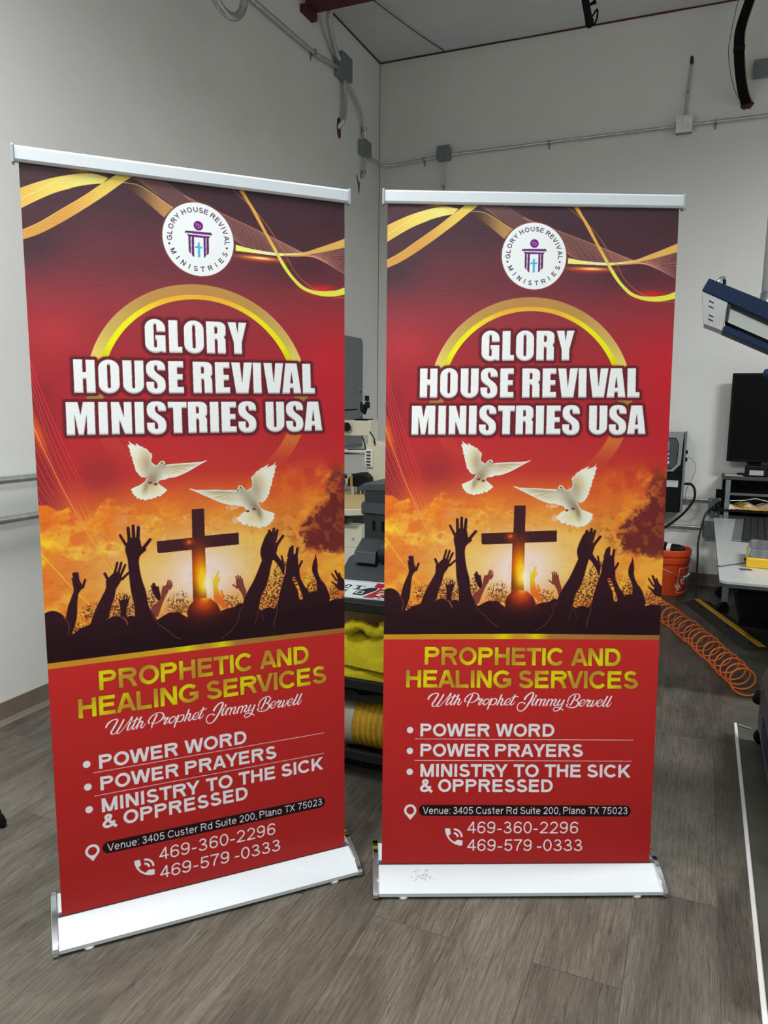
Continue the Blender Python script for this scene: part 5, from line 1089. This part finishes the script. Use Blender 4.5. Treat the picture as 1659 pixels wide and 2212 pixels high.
r_=bmesh.ops.extrude_face_region(bm,geom=bm.faces[:]); bmesh.ops.translate(bm,vec=(0,0,-.004),verts=[v_ for v_ in r_['geom'] if isinstance(v_,bmesh.types.BMVert)])
mp_=bpy.data.materials.new('printed_bag'); mp_.use_nodes=True; nt=mp_.node_tree; n=nt.nodes.new('ShaderNodeTexNoise'); n.inputs['Scale'].default_value=9; r=nt.nodes.new('ShaderNodeValToRGB'); tcn=nt.nodes.new('ShaderNodeTexCoord')
r.color_ramp.elements[0].position=.35; r.color_ramp.elements[0].color=(*lin((.62,.70,.26)),1); r.color_ramp.elements[1].position=.6; r.color_ramp.elements[1].color=(*lin((.85,.80,.72)),1); e=r.color_ramp.elements.new(.5); e.color=(*lin((.76,.52,.30)),1)
nt.links.new(tcn.outputs['Object'],n.inputs['Vector']); nt.links.new(n.outputs['Fac'],r.inputs[0]); nt.links.new(r.outputs[0],nt.nodes['Principled BSDF'].inputs['Base Color'])
tag(obj('printed_bag',bm,mp_,smooth=70),'green and orange printed bag lying on the middle shelf','bag')
tag(obj('black_adapter',box(B(),-.045,.045,-.02,.02,-.035,.035,T(3.10,-.18,.80)),M_blackm,bevel=.004),'black power adapter fixed left of the shelf post','adapter')
tag(obj('shelf_cable',tube(B(),[(3.06,-.09,.70),(3.09,-.2,.735),(3.14,-.27,.755),(3.25,-.26,.765),(3.40,-.25,.768),(3.6,-.25,.765)],.006,8,6),M_black,smooth=60),'black cable lying across the printed bag on the middle shelf','cable')
tag(obj('white_shelf_wire',tube(B(),[(3.16,-.28,.76),(3.26,-.275,.768),(3.34,-.275,.785),(3.42,-.27,.77),(3.55,-.27,.765)],.003,6,6),M_white,smooth=60),'thin white wire across the middle shelf','wire')

# ================================================================ tilted blue magnifier-like head at the right edge
t=thing('overhead_frame','tilted blue overhead machine frame with a glass pane at the right edge','machine head',(2.88,-3.4,1.80))
M_blue=mat('navy_blue_enamel',(12,38,70),.55,spec=.25,noise=(3,.05)); M_zn=mat('brushed_zinc',(176,178,178),.4,.6,noise=(9,.1))
def qp(pts,y0,y1): return prism(B(),[(x-2.88,z-1.80) for x,z in pts],'y',y0+3.4,y1+3.4)
obj('top_bar',qp([(2.903,1.998),(2.880,1.952),(3.62,1.576),(3.62,1.668)],-3.41,-3.24),M_blue,t,bevel=.004)
obj('bottom_bar',qp([(2.962,1.792),(2.974,1.816),(3.62,1.507),(3.62,1.482)],-3.41,-3.24),M_blue,t,bevel=.003)
ep=obj('end_plate',qp([(2.880,1.950),(2.979,1.900),(2.966,1.790),(2.895,1.820)],-3.414,-3.26),M_zn,t,bevel=.003)
for k,(x_,z_) in enumerate(((2.909,1.912),(2.909,1.892),(2.911,1.858),(2.911,1.842))): obj('slot',qp([(x_,z_),(x_+.018,z_-.009),(x_+.018,z_-.013),(x_,z_-.004)],-3.416,-3.413),M_blackm,ep)
obj('glass_pane',qp([(2.985,1.893),(3.61,1.578),(3.61,1.515),(2.975,1.812)],-3.30,-3.294),mat('pane_glass',(225,232,230),.05,trans=.95,noise=(3,.0)),t)
obj('inner_rail',qp([(2.974,1.816),(2.978,1.836),(3.61,1.532),(3.61,1.511)],-3.33,-3.26),M_blackm,t)
obj('inner_post',qp([(2.979,1.898),(2.990,1.893),(2.984,1.828),(2.974,1.832)],-3.40,-3.27),M_dark,t)
obj('pull_handle',tube(B(),[(.050,.02,.165),(.062,.02,.192),(.074,.03,.202),(.082,.05,.192),(.080,.07,.155)],.008,10,5),M_chrome,t,smooth=60)
obj('support_tube',tube(B(),[(.262,.07,.06),(.262,.07,.36),(.27,.07,.9)],.044,20),M_grey,t,smooth=50)
obj('tube_collar',lathe(B(),[(.044,0),(.056,0),(.058,.022),(.050,.034),(.048,.055),(.044,.06)],28,T(.262,.07,.085)),M_chrome,t,smooth=40)
obj('crossarm',box(B(),.2,1.0,.02,.08,.88,.96),M_grey,t,bevel=.005); obj('column',box(B(),.92,1.02,.0,.1,-1.37,.92),M_grey,t,bevel=.006)
obj('blue_knob',lathe(B(),[(0,-.02),(.015,-.016),(.02,0),(.015,.016),(0,.02)],16,T(.262,.0,-.175)),M_blue,t,smooth=60)
obj('knob_stem',tube(B(),[(.262,0,-.175),(.30,0,-.1),(.34,.02,.02-.2+.12)],.005,8),M_chrome,t)
# low grey machine cabinet at right edge
t=thing('machine_cabinet','low grey machine cabinet with a blue stripe at the lower right edge','cabinet',(3.235,-3.12,0))
M_mg=mat('machine_grey',(92,94,98),.45,.2,noise=(4,.06))
obj('cabinet_body',prism(B(),[(0,.075),(0,.30),(.05,.43),(.75,.43),(.75,.075)],'y',-1.5,0),M_mg,t,bevel=.004)
bs=obj('side_stripe',box(B(),-.003,0.0,-1.2,-.22,.12,.20),M_blue,t); bs['label']='dark blue stripe'
obj('air_fitting',lathe(B(),[(0,-.03),(.018,-.03),(.024,-.02),(.024,.02),(.018,.03),(0,.03)],16,T(.0,.02,.20)@Ry(.3)),M_black,t,smooth=40)
for x_,y_ in ((.02,-.03),(.6,-.03),(.02,-1.4),(.6,-1.4)):
    w_=obj('caster',lathe(B(),[(0,-.014),(.034,-.014),(.037,-.008),(.037,.008),(.034,.014),(0,.014)],24,T(x_,y_,.037)@Rz(.4)@Rx(PI/2)),M_black,t,smooth=40); obj('caster_fork',box(B(),x_-.02,x_+.02,y_-.02,y_+.02,.05,.078),M_galvbox,w_,bevel=.002)
obj('vent_screw',lathe(B(),[(0,0),(.006,0),(.006,.003),(0,.003)],10,T(-.001,-.14,.17)@Ry(-PI/2)),M_chrome,t)
tag(obj('metal_rod',tube(B(),[(3.17,-2.975,.006),(3.222,-3.0,.006)],.004,8),M_galv),'short metal rod on the floor from the white strip to the caster','rod')

# ================================================================ tripod foot at the left edge
t=thing('tripod','black tripod leg with orange rings standing on the floor at the left edge','tripod',(.735,-4.985,0))
dv=Vector((-.34,-.14,.75)); FT=((.30,.42),(.42,-.62))

obj('leg',tube(B(),[Vector((0,0,.012)),dv*.17,dv*.6,dv*1.6],[.013,.014,.015,.018],14),M_black,t,smooth=50)
obj('rubber_foot',tube(B(),[Vector((0,0,0)),Vector((-.004,-.001,.014)),dv*.05,dv*.06],[.008,.016,.019,.012],14),M_blackm,t,smooth=40)
for k in (.075,.125,.175): obj('leg_collar',tube(B(),[dv*k-dv*.014,dv*k+dv*.014],[.0185,.0205],16),M_blackm,t,smooth=40); obj('orange_ring',tube(B(),[dv*(k+.019),dv*(k+.0225)],.0206,16),mat('orange_ring_paint',(226,92,40),.4),t,smooth=40)
for fx_,fy_ in FT: obj('leg',tube(B(),[dv*1.6,Vector((-.54+fx_-.25,-.22+fy_,.01))],.015,12),M_black,t,smooth=50)
obj('hub',lathe(B(),[(0,1.18),(.03,1.18),(.035,1.22),(.03,1.28),(0,1.28)],20,T(dv.x*1.6,dv.y*1.6,0)),M_black,t,smooth=40)

# ================================================================ things between the banners
# black cart
t=thing('utility_cart','black three-shelf utility cart standing behind the gap between the banners','cart',(1.45,-4.2,0))
M_cart=mat('cart_black',(18,18,19),.5)
def tray(z0,z1,parent,nm,y1=.31):
    bm=B(); box(bm,0,.82,0,y1,z0,z0+.012); box(bm,0,.82,0,.02,z0,z1); box(bm,0,.82,y1-.02,y1,z0,z1); box(bm,0,.02,.02,y1-.02,z0,z1); box(bm,.80,.82,.02,y1-.02,z0,z1)
    return obj(nm,bm,M_cart,parent,bevel=.004)
obj('top_shelf',box(B(),0,.82,0,.31,.70,.742),M_cart,t,bevel=.006); tray(.385,.43,t,'middle_shelf'); tray(.09,.135,t,'bottom_shelf')
for x_ in (.02,.80):
    for y_ in (.02,.26):
        obj('leg',tube(B(),[(x_,y_,.05),(x_,y_,.70)],.016,12),M_cart,t,smooth=40)
        obj('caster',lathe(B(),[(0,-.012),(.028,-.012),(.030,0),(.028,.012),(0,.012)],20,T(x_,y_,.030)@Rx(PI/2)),M_cart,t,smooth=40)
obj('skirt',box(B(),.03,.79,.03,.25,.055,.092),M_blackm,t)
# notice sign on top
t=thing('notice_sign','white and red notice sign lying on the top shelf of the black cart','sign',(1.50,-4.19,.742))
M_sw=mat('sign_white',(226,236,240),.3); M_sr=mat('sign_red',(196,40,50),.3); M_sk=mat('sign_black',(30,32,34),.4)
obj('sign_board',prism(B(),[(-.05,.012),(.46,.058),(.44,.322),(-.07,.276)],'z',0,.004),M_sw,t)
S3=lambda a_,b_:(a_,b_,.0046); S4=lambda a_,b_:(a_,b_,.0052); S5=lambda a_,b_:(a_,b_,.0058)
bm=B(); flat(bm,[(.204,.279),(.44,.300),(.455,.064),(.239,.046),(.252,.150),(.249,.205),(.218,.209)],S3)
flat(bm,[(-.06,.262),(.205,.284),(.205,.287),(-.06,.265)],S3); obj('red_field',bm,M_sr,t)
def put(bm,s,F,w,o,ux,uy,track=.16):
    x_=0
    for ch in s:
        if ch==' ': x_+=.4; continue
        W_,ps=glyph_polys(ch,w)
        for p in ps:
            try: bm.faces.new([bm.verts.new(F(o[0]+ux[0]*(x_+a_)+uy[0]*b_,o[1]+ux[1]*(x_+a_)+uy[1]*b_)) for a_,b_ in p])
            except ValueError: pass
        x_+=W_+track
bm=B(); put(bm,'NOTICE',S4,.24,(.245,.263),(.0076,-.041),(.07,.008)); obj('notice_letters',bm,M_sw,t)
bm=B(); flat(bm,[(.138,.212),(.179,.216),(.179,.207),(.138,.203)],S3); flat(bm,[(.150,.158),(.181,.161),(.181,.152),(.150,.149)],S3); flat(bm,[(.153,.205),(.163,.206),(.171,.157),(.160,.156)],S3)
put(bm,'SUW',S3,.2,(.075,.212),(.010,-.050),(.045,.004))
flat(bm,[(.209,.197),(.240,.204),(.246,.161),(.226,.07),(.182,.072),(.176,.135),(.19,.165)],S3); obj('black_print',bm,M_sk,t)
obj('camera_symbol_face',flat(B(),[(.181,.133),(.211,.132),(.219,.087),(.186,.088)],S4),M_sw,t)
bm=B(); flat(bm,[(.200+.011*math.cos(k*PI/8),.110+.015*math.sin(k*PI/8)) for k in range(16)],S5); obj('camera_symbol',bm,M_sk,t)
# cardboard box
t=thing('cardboard_box','brown cardboard box on the middle shelf of the cart behind the yellow cloths','box',(1.52,-4.045,.397))
M_cb=mat('cardboard',(176,136,92),.8,noise=(12,.06))
bm=B(); box(bm,0,.45,0,.006,0,.285); box(bm,0,.45,.094,.10,0,.285); box(bm,0,.006,.006,.094,0,.285); box(bm,.444,.45,.006,.094,0,.285); box(bm,0,.45,0,.10,0,.006); obj('carton',bm,M_cb,t)
# yellow cloths
def cloth(name,label,x0,x1,y0,y1,z0,h,seed,cat='cloth'):
    rg=random.Random(seed); bm=B(); n=34; ph=[rg.uniform(0,6) for _ in range(8)]; G=[]
    for i in range(n+1):
        r_=[]
        for j in range(n+1):
            u_=i/n; v_=j/n; e_=(math.sin(PI*u_)*math.sin(PI*v_))**.35
            f_=.62+.22*math.sin(7*u_+4*v_+ph[0])*math.sin(3*v_+ph[1])+.16*abs(math.sin(9*u_-6*v_+ph[2]))+.1*math.sin(15*v_+6*u_+ph[3])
            r_.append(bm.verts.new((x0+(x1-x0)*u_+.012*math.sin(9*v_+ph[4]),y0+(y1-y0)*v_+.012*math.sin(8*u_+ph[5]),z0+h*e_*f_)))
        G.append(r_)
    for i in range(n):
        for j in range(n): bm.faces.new((G[i][j],G[i+1][j],G[i+1][j+1],G[i][j+1]))
    bt=[[bm.verts.new((x0+(x1-x0)*i/n,y0+(y1-y0)*j/n,z0)) for j in (0,n)] for i in (0,n)]
    return tag(obj(name,bm,mat('yellow_microfibre',(208,190,24),.95,bump=(90,.5),noise=(5,.12)),smooth=70),label,cat)
cloth('yellow_cloth','large crumpled yellow cloth on top of the pile in the cart',1.50,2.05,-4.175,-4.05,.47,.17,5)
cloth('yellow_cloth','lower folded yellow cloth bulging at the front of the cart shelf',1.48,2.02,-4.178,-4.05,.398,.10,9)
c_=tag(obj('yellow_cloth',tube(B(),[(1.66,-4.13,.60),(1.70,-4.14,.625),(1.745,-4.15,.635),(1.80,-4.14,.61),(1.86,-4.13,.635),(1.95,-4.12,.64)],[.02,.026,.018,.024,.035,.04],12,6),MATS['yellow_microfibre'],smooth=70),'rolled corner of yellow cloth standing up beside the cardboard box','cloth')
# yellow rope spool on the bottom shelf
t=thing('rope_spool','large wrapped spool of yellow cord on the bottom shelf of the cart','spool',(1.84,-4.06,.2))
bm=B(); pts=[]
prof=[]; 
for k in range(33):
    z_=-.19+.38*k/32; prof.append((.098+(.006 if k%2 else 0),z_))
obj('cord_winding',lathe(B(),prof,40,Ry(PI/2)),mat('yellow_cord',(200,156,30),.6,bump=(60,.4),noise=(18,.14)),t,smooth=50)
obj('spool_core',lathe(B(),[(0,-.195),(.03,-.195),(.03,.195),(0,.195)],20,Ry(PI/2)),M_cb,t)
obj('film_end',lathe(B(),[(.06,-.20),(.095,-.198),(.1045,-.185),(.1045,-.135)],40,Ry(PI/2)),mat('cloudy_film',(196,188,170),.25,trans=.3),t,smooth=50)
t.location.z=.1035+.102
# black ribbed brush roll lying over it
tag(obj('black_strap_roll',prism(B(),[(1.60,.32),(1.68,.318),(1.72,.325),(1.95,.345),(1.95,.385),(1.74,.352),(1.70,.37),(1.66,.36),(1.63,.375),(1.60,.36)],'y',-4.16,-4.0),mat('ribbed_black_rubber',(20,20,20),.6,bump=(70,.6))),'ribbed black strap lying on top of the yellow cord spool','strap')
# dark crate under
# black printer on its stand
t=thing('printer','large black printer on a stand behind the cart between the banners','printer',(1.49,-3.65,.0))
M_pk=mat('printer_black',(30,32,34),.45); M_pg=mat('printer_charcoal',(56,61,65),.4)
obj('hood',prism(B(),[(.0,1.115),(.03,1.135),(.60,1.165),(.60,1.12),(.0,1.10)],'y',0,.5),M_pg,t,bevel=.004)
obj('printer_body',box(B(),.03,.62,.005,.5,.80,1.112),M_pk,t,bevel=.006)
obj('mid_band',prism(B(),[(-.006,1.0),(-.006,1.04),(.01,1.05),(.01,.99)],'x',.02,.62),M_pg,t)
for x_ in (.078,.122,.166): obj('vent_slot',box(B(),x_-.005,x_+.005,-.002,.006,.92,.965),M_blackm,t)
obj('control_ledge',prism(B(),[(-.11,.79),(-.10,.84),(-.02,.885),(.01,.885),(.01,.79)],'x',.03,.135),M_pg,t,bevel=.003)
obj('paper_roll_cover',lathe(B(),[(0,.0),(.055,.0),(.06,.01),(.06,.45),(0,.45)],24,T(.145,-.05,.845)@Ry(PI/2)),M_pk,t,smooth=40)
obj('output_tray',prism(B(),[(-.20,.70),(-.19,.715),(-.05,.80),(.01,.805),(.01,.69)],'x',-.02,.62),M_pg,t,bevel=.004)
obj('tray_lip',box(B(),-.06,.62,-.22,-.02,.66,.70),M_pk,t,bevel=.005)
obj('stand_top',box(B(),-.05,.62,-.02,.5,.60,.66),M_pk,t,bevel=.004)
for x_,y_ in ((-.03,.03),(.14,.03),(.58,.03),(-.03,.46),(.58,.46)): obj('stand_leg',box(B(),x_-.018,x_+.018,y_-.018,y_+.018,0,.60),mat('brass_grey_leg',(142,132,100),.4,.4) if abs(x_-.14)<.01 else M_grey,t,bevel=.002)
# beige sewing machine
t=thing('embroidery_machine','beige embroidery machine with arm and black spool heads behind the printer','sewing machine',(.40,-2.45,0))
M_bg=mat('beige_enamel',(204,202,178),.4,noise=(4,.04))
obj('arm_box',box(B(),.30,.605,-.0,.10,1.29,1.385),M_bg,t,bevel=.005)
obj('side_upright',box(B(),.605,.622,-.01,.11,1.16,1.39),M_bg,t,bevel=.003)
pts=[]
for k in range(20): a_=PI*k/19; pts.append((.70+.11*math.cos(a_),1.13+.125*math.sin(a_)))
pts+=[(.585,1.10),(.59,1.03),(.62,.98),(.66,.95),(.66,.5),(.82,.5),(.82,1.1)]
obj('side_cover',prism(B(),[(.60,1.24),(.66,1.262),(.73,1.25),(.78,1.20),(.80,1.12),(.81,1.0),(.82,.5),(.67,.5),(.67,.93),(.655,1.0),(.625,1.05),(.60,1.09),(.585,1.15)],'y',-.03,.12),M_bg,t,bevel=.006)
obj('wiring_block',box(B(),.605,.65,-.05,-.03,1.10,1.21),mat('white_plastic_block',(222,222,216),.4),t,bevel=.004)
bm=B()
for k in range(5): box(bm,.615+.0*k,.642,-.056,-.05,1.11+k*.02,1.12+k*.02)
obj('connectors',bm,M_dark,t)
obj('red_plug',box(B(),.658,.668,-.036,-.03,1.235,1.26),mat('red_plastic',(170,30,30),.4),t)
obj('drive_shaft',tube(B(),[(-.3,.03,1.18),(.60,.03,1.19)],.021,20),M_chrome,t,smooth=40)
obj('top_cap_wheel',lathe(B(),[(0,-.016),(.005,-.018),(.022,-.014),(.028,0),(.022,.014),(0,.014)],28,T(.468,-.03,1.345)@Rx(PI/2)),M_black,t,smooth=40)
obj('clamp_assembly',box(B(),.395,.44,-.06,-.01,1.30,1.40),M_black,t,bevel=.006); obj('clamp_screw',tube(B(),[(.405,-.065,1.28),(.425,-.065,1.41)],.006,10),M_chrome,t,smooth=40)
obj('spool_foot',box(B(),.50,.60,.02,.08,1.385,1.395),M_blackm,t); obj('spool_pin',tube(B(),[(.55,.05,1.395),(.548,.05,1.42),(.56,.05,1.43)],.006,8),M_chrome,t)
obj('lamp_head',tube(B(),[(.552,.05,1.425),(.556,.05,1.46),(.562,.05,1.485)],[.010,.017,.018],12),M_black,t,smooth=50)
obj('lamp_clip',box(B(),.562,.588,.035,.06,1.462,1.502),M_black,t,bevel=.003); obj('lamp_neck',tube(B(),[(.562,.05,1.485),(.568,.05,1.51)],.011,12),M_chrome,t,smooth=40)
obj('lamp_cap',box(B(),.560,.582,.035,.06,1.507,1.54),M_black,t,bevel=.002)
obj('lamp_lever',tube(B(),[(.535,.05,1.435),(.530,.05,1.46),(.532,.05,1.50)],.007,8),M_black,t); obj('lamp_wire',tube(B(),[(.552,.05,1.425),(.525,.05,1.398)],.003,6),M_black,t)
obj('head_cable',tube(B(),[(.56,.0,1.29),(.59,-.03,1.25),(.60,-.03,1.20)],.004,6,5),M_black,t,smooth=60); obj('side_cable',tube(B(),[(.63,-.04,1.32),(.66,-.04,1.28),(.66,-.04,1.25)],.004,6,5),M_black,t,smooth=60)
obj('upper_cable',tube(B(),[(.38,-.03,1.38),(.42,-.03,1.44),(.54,-.03,1.455)],.005,6,5),M_black,t,smooth=60)
# lower heads
for x_ in (.36,.58): 
    hd=obj('needle_head',prism(B(),[(-.075,.98),(-.07,1.03),(-.04,1.06),(.04,1.065),(.07,1.04),(.08,.98)],'y',-.10,.02,T(x_,0,0)),M_black,t,bevel=.008)
    bm=B()
    for k in range(5): tube(bm,[(x_-.06+k*.03,-.06,.90),(x_-.06+k*.03,-.06,.985)],.005,8)
    obj('needle_bars',bm,M_chrome,hd,smooth=40)
obj('brass_lever',tube(B(),[(.545,-.12,.985),(.545,-.12,1.05)],.010,10),mat('brass',(190,160,80),.35,.7),t,smooth=40); obj('presser_foot',tube(B(),[(.55,-.11,.90),(.548,-.11,.985)],.011,10),M_chrome,t,smooth=40)
obj('head_bracket',box(B(),.40,.58,-.02,.02,1.02,1.05),M_chrome,t,bevel=.003); obj('head_column',box(B(),.50,.62,.02,.08,.90,1.02),M_galvbox,t,bevel=.003)
# table part
obj('bed',box(B(),-.1,.50,.12,.5,.885,.925),M_zn,t,bevel=.004)
obj('paper_cover',prism(B(),[(-.1,-.635),(.78,-.635),(.835,-.58),(.525,.12),(-.1,.12)],'z',.922,.930),mat('tan_paper',(188,164,116),.7,noise=(12,.06)),t)
obj('bed_edge',prism(B(),[(-.1,-.645),(.785,-.645),(.842,-.585),(.53,.12),(-.1,.12)],'z',.885,.922),M_bg,t,bevel=.004)
obj('bed_support',prism(B(),[(-.1,.885),(.76,.885),(.66,.84),(.64,.82),(-.1,.82)],'y',-.58,-.3),M_dark,t)
bm=B(); box(bm,-.1,.81,-.55,-.47,.69,.82); box(bm,.66,.81,-.55,-.47,.0,.69); box(bm,-.1,.66,-.55,-.47,.0,.18); obj('machine_frame',bm,mat('beige_frame',(214,212,190),.45),t,bevel=.004)
obj('frame_opening_panel',box(B(),-.1,.66,-.50,-.47,.18,.69),M_blackm,t); obj('frame_screw',lathe(B(),[(0,0),(.007,0),(.007,.004),(0,.004)],10,T(.76,-.552,.745)@Rx(PI/2)),M_galv,t)
obj('inner_rod',box(B(),.50,.62,-.52,-.51,.40,.412),M_galv,t)
obj('rear_body',box(B(),-.1,.50,-.1,.5,.0,.87),M_dark,t,bevel=.006)

# ================================================================ light
def area(name,loc,sx,sy,power,rot=(0,0,0),colr_=(.975,.995,1.0),spread=PI):
    l=bpy.data.lights.new(name,'AREA'); l.shape='RECTANGLE'; l.size=sx; l.size_y=sy; l.energy=power; l.color=colr_; l.spread=spread
    o=bpy.data.objects.new(name,l); C.objects.link(o); o.location=loc; o.rotation_euler=rot; return o
for i,(x_,y_,p_) in enumerate(LIGHTS):
    area('ceiling_lamp',(x_,y_,LZ),1.25,.32,p_,spread=math.radians(170)); area('ceiling_lamp',(x_,y_,LZ+.06),1.25,.2,p_*UPF,rot=(PI,0,0))
w=bpy.data.worlds.new('world'); SC.world=w; w.use_nodes=True; w.node_tree.nodes['Background'].inputs[0].default_value=(.9,.95,1,1); w.node_tree.nodes['Background'].inputs[1].default_value=.05
SC.view_settings.view_transform='Standard'; SC.view_settings.look='None'; SC.view_settings.gamma=1; SC.view_settings.use_curve_mapping=False; SC.view_settings.exposure=0.0
SC.cycles.max_bounces=7; SC.cycles.adaptive_threshold=.025
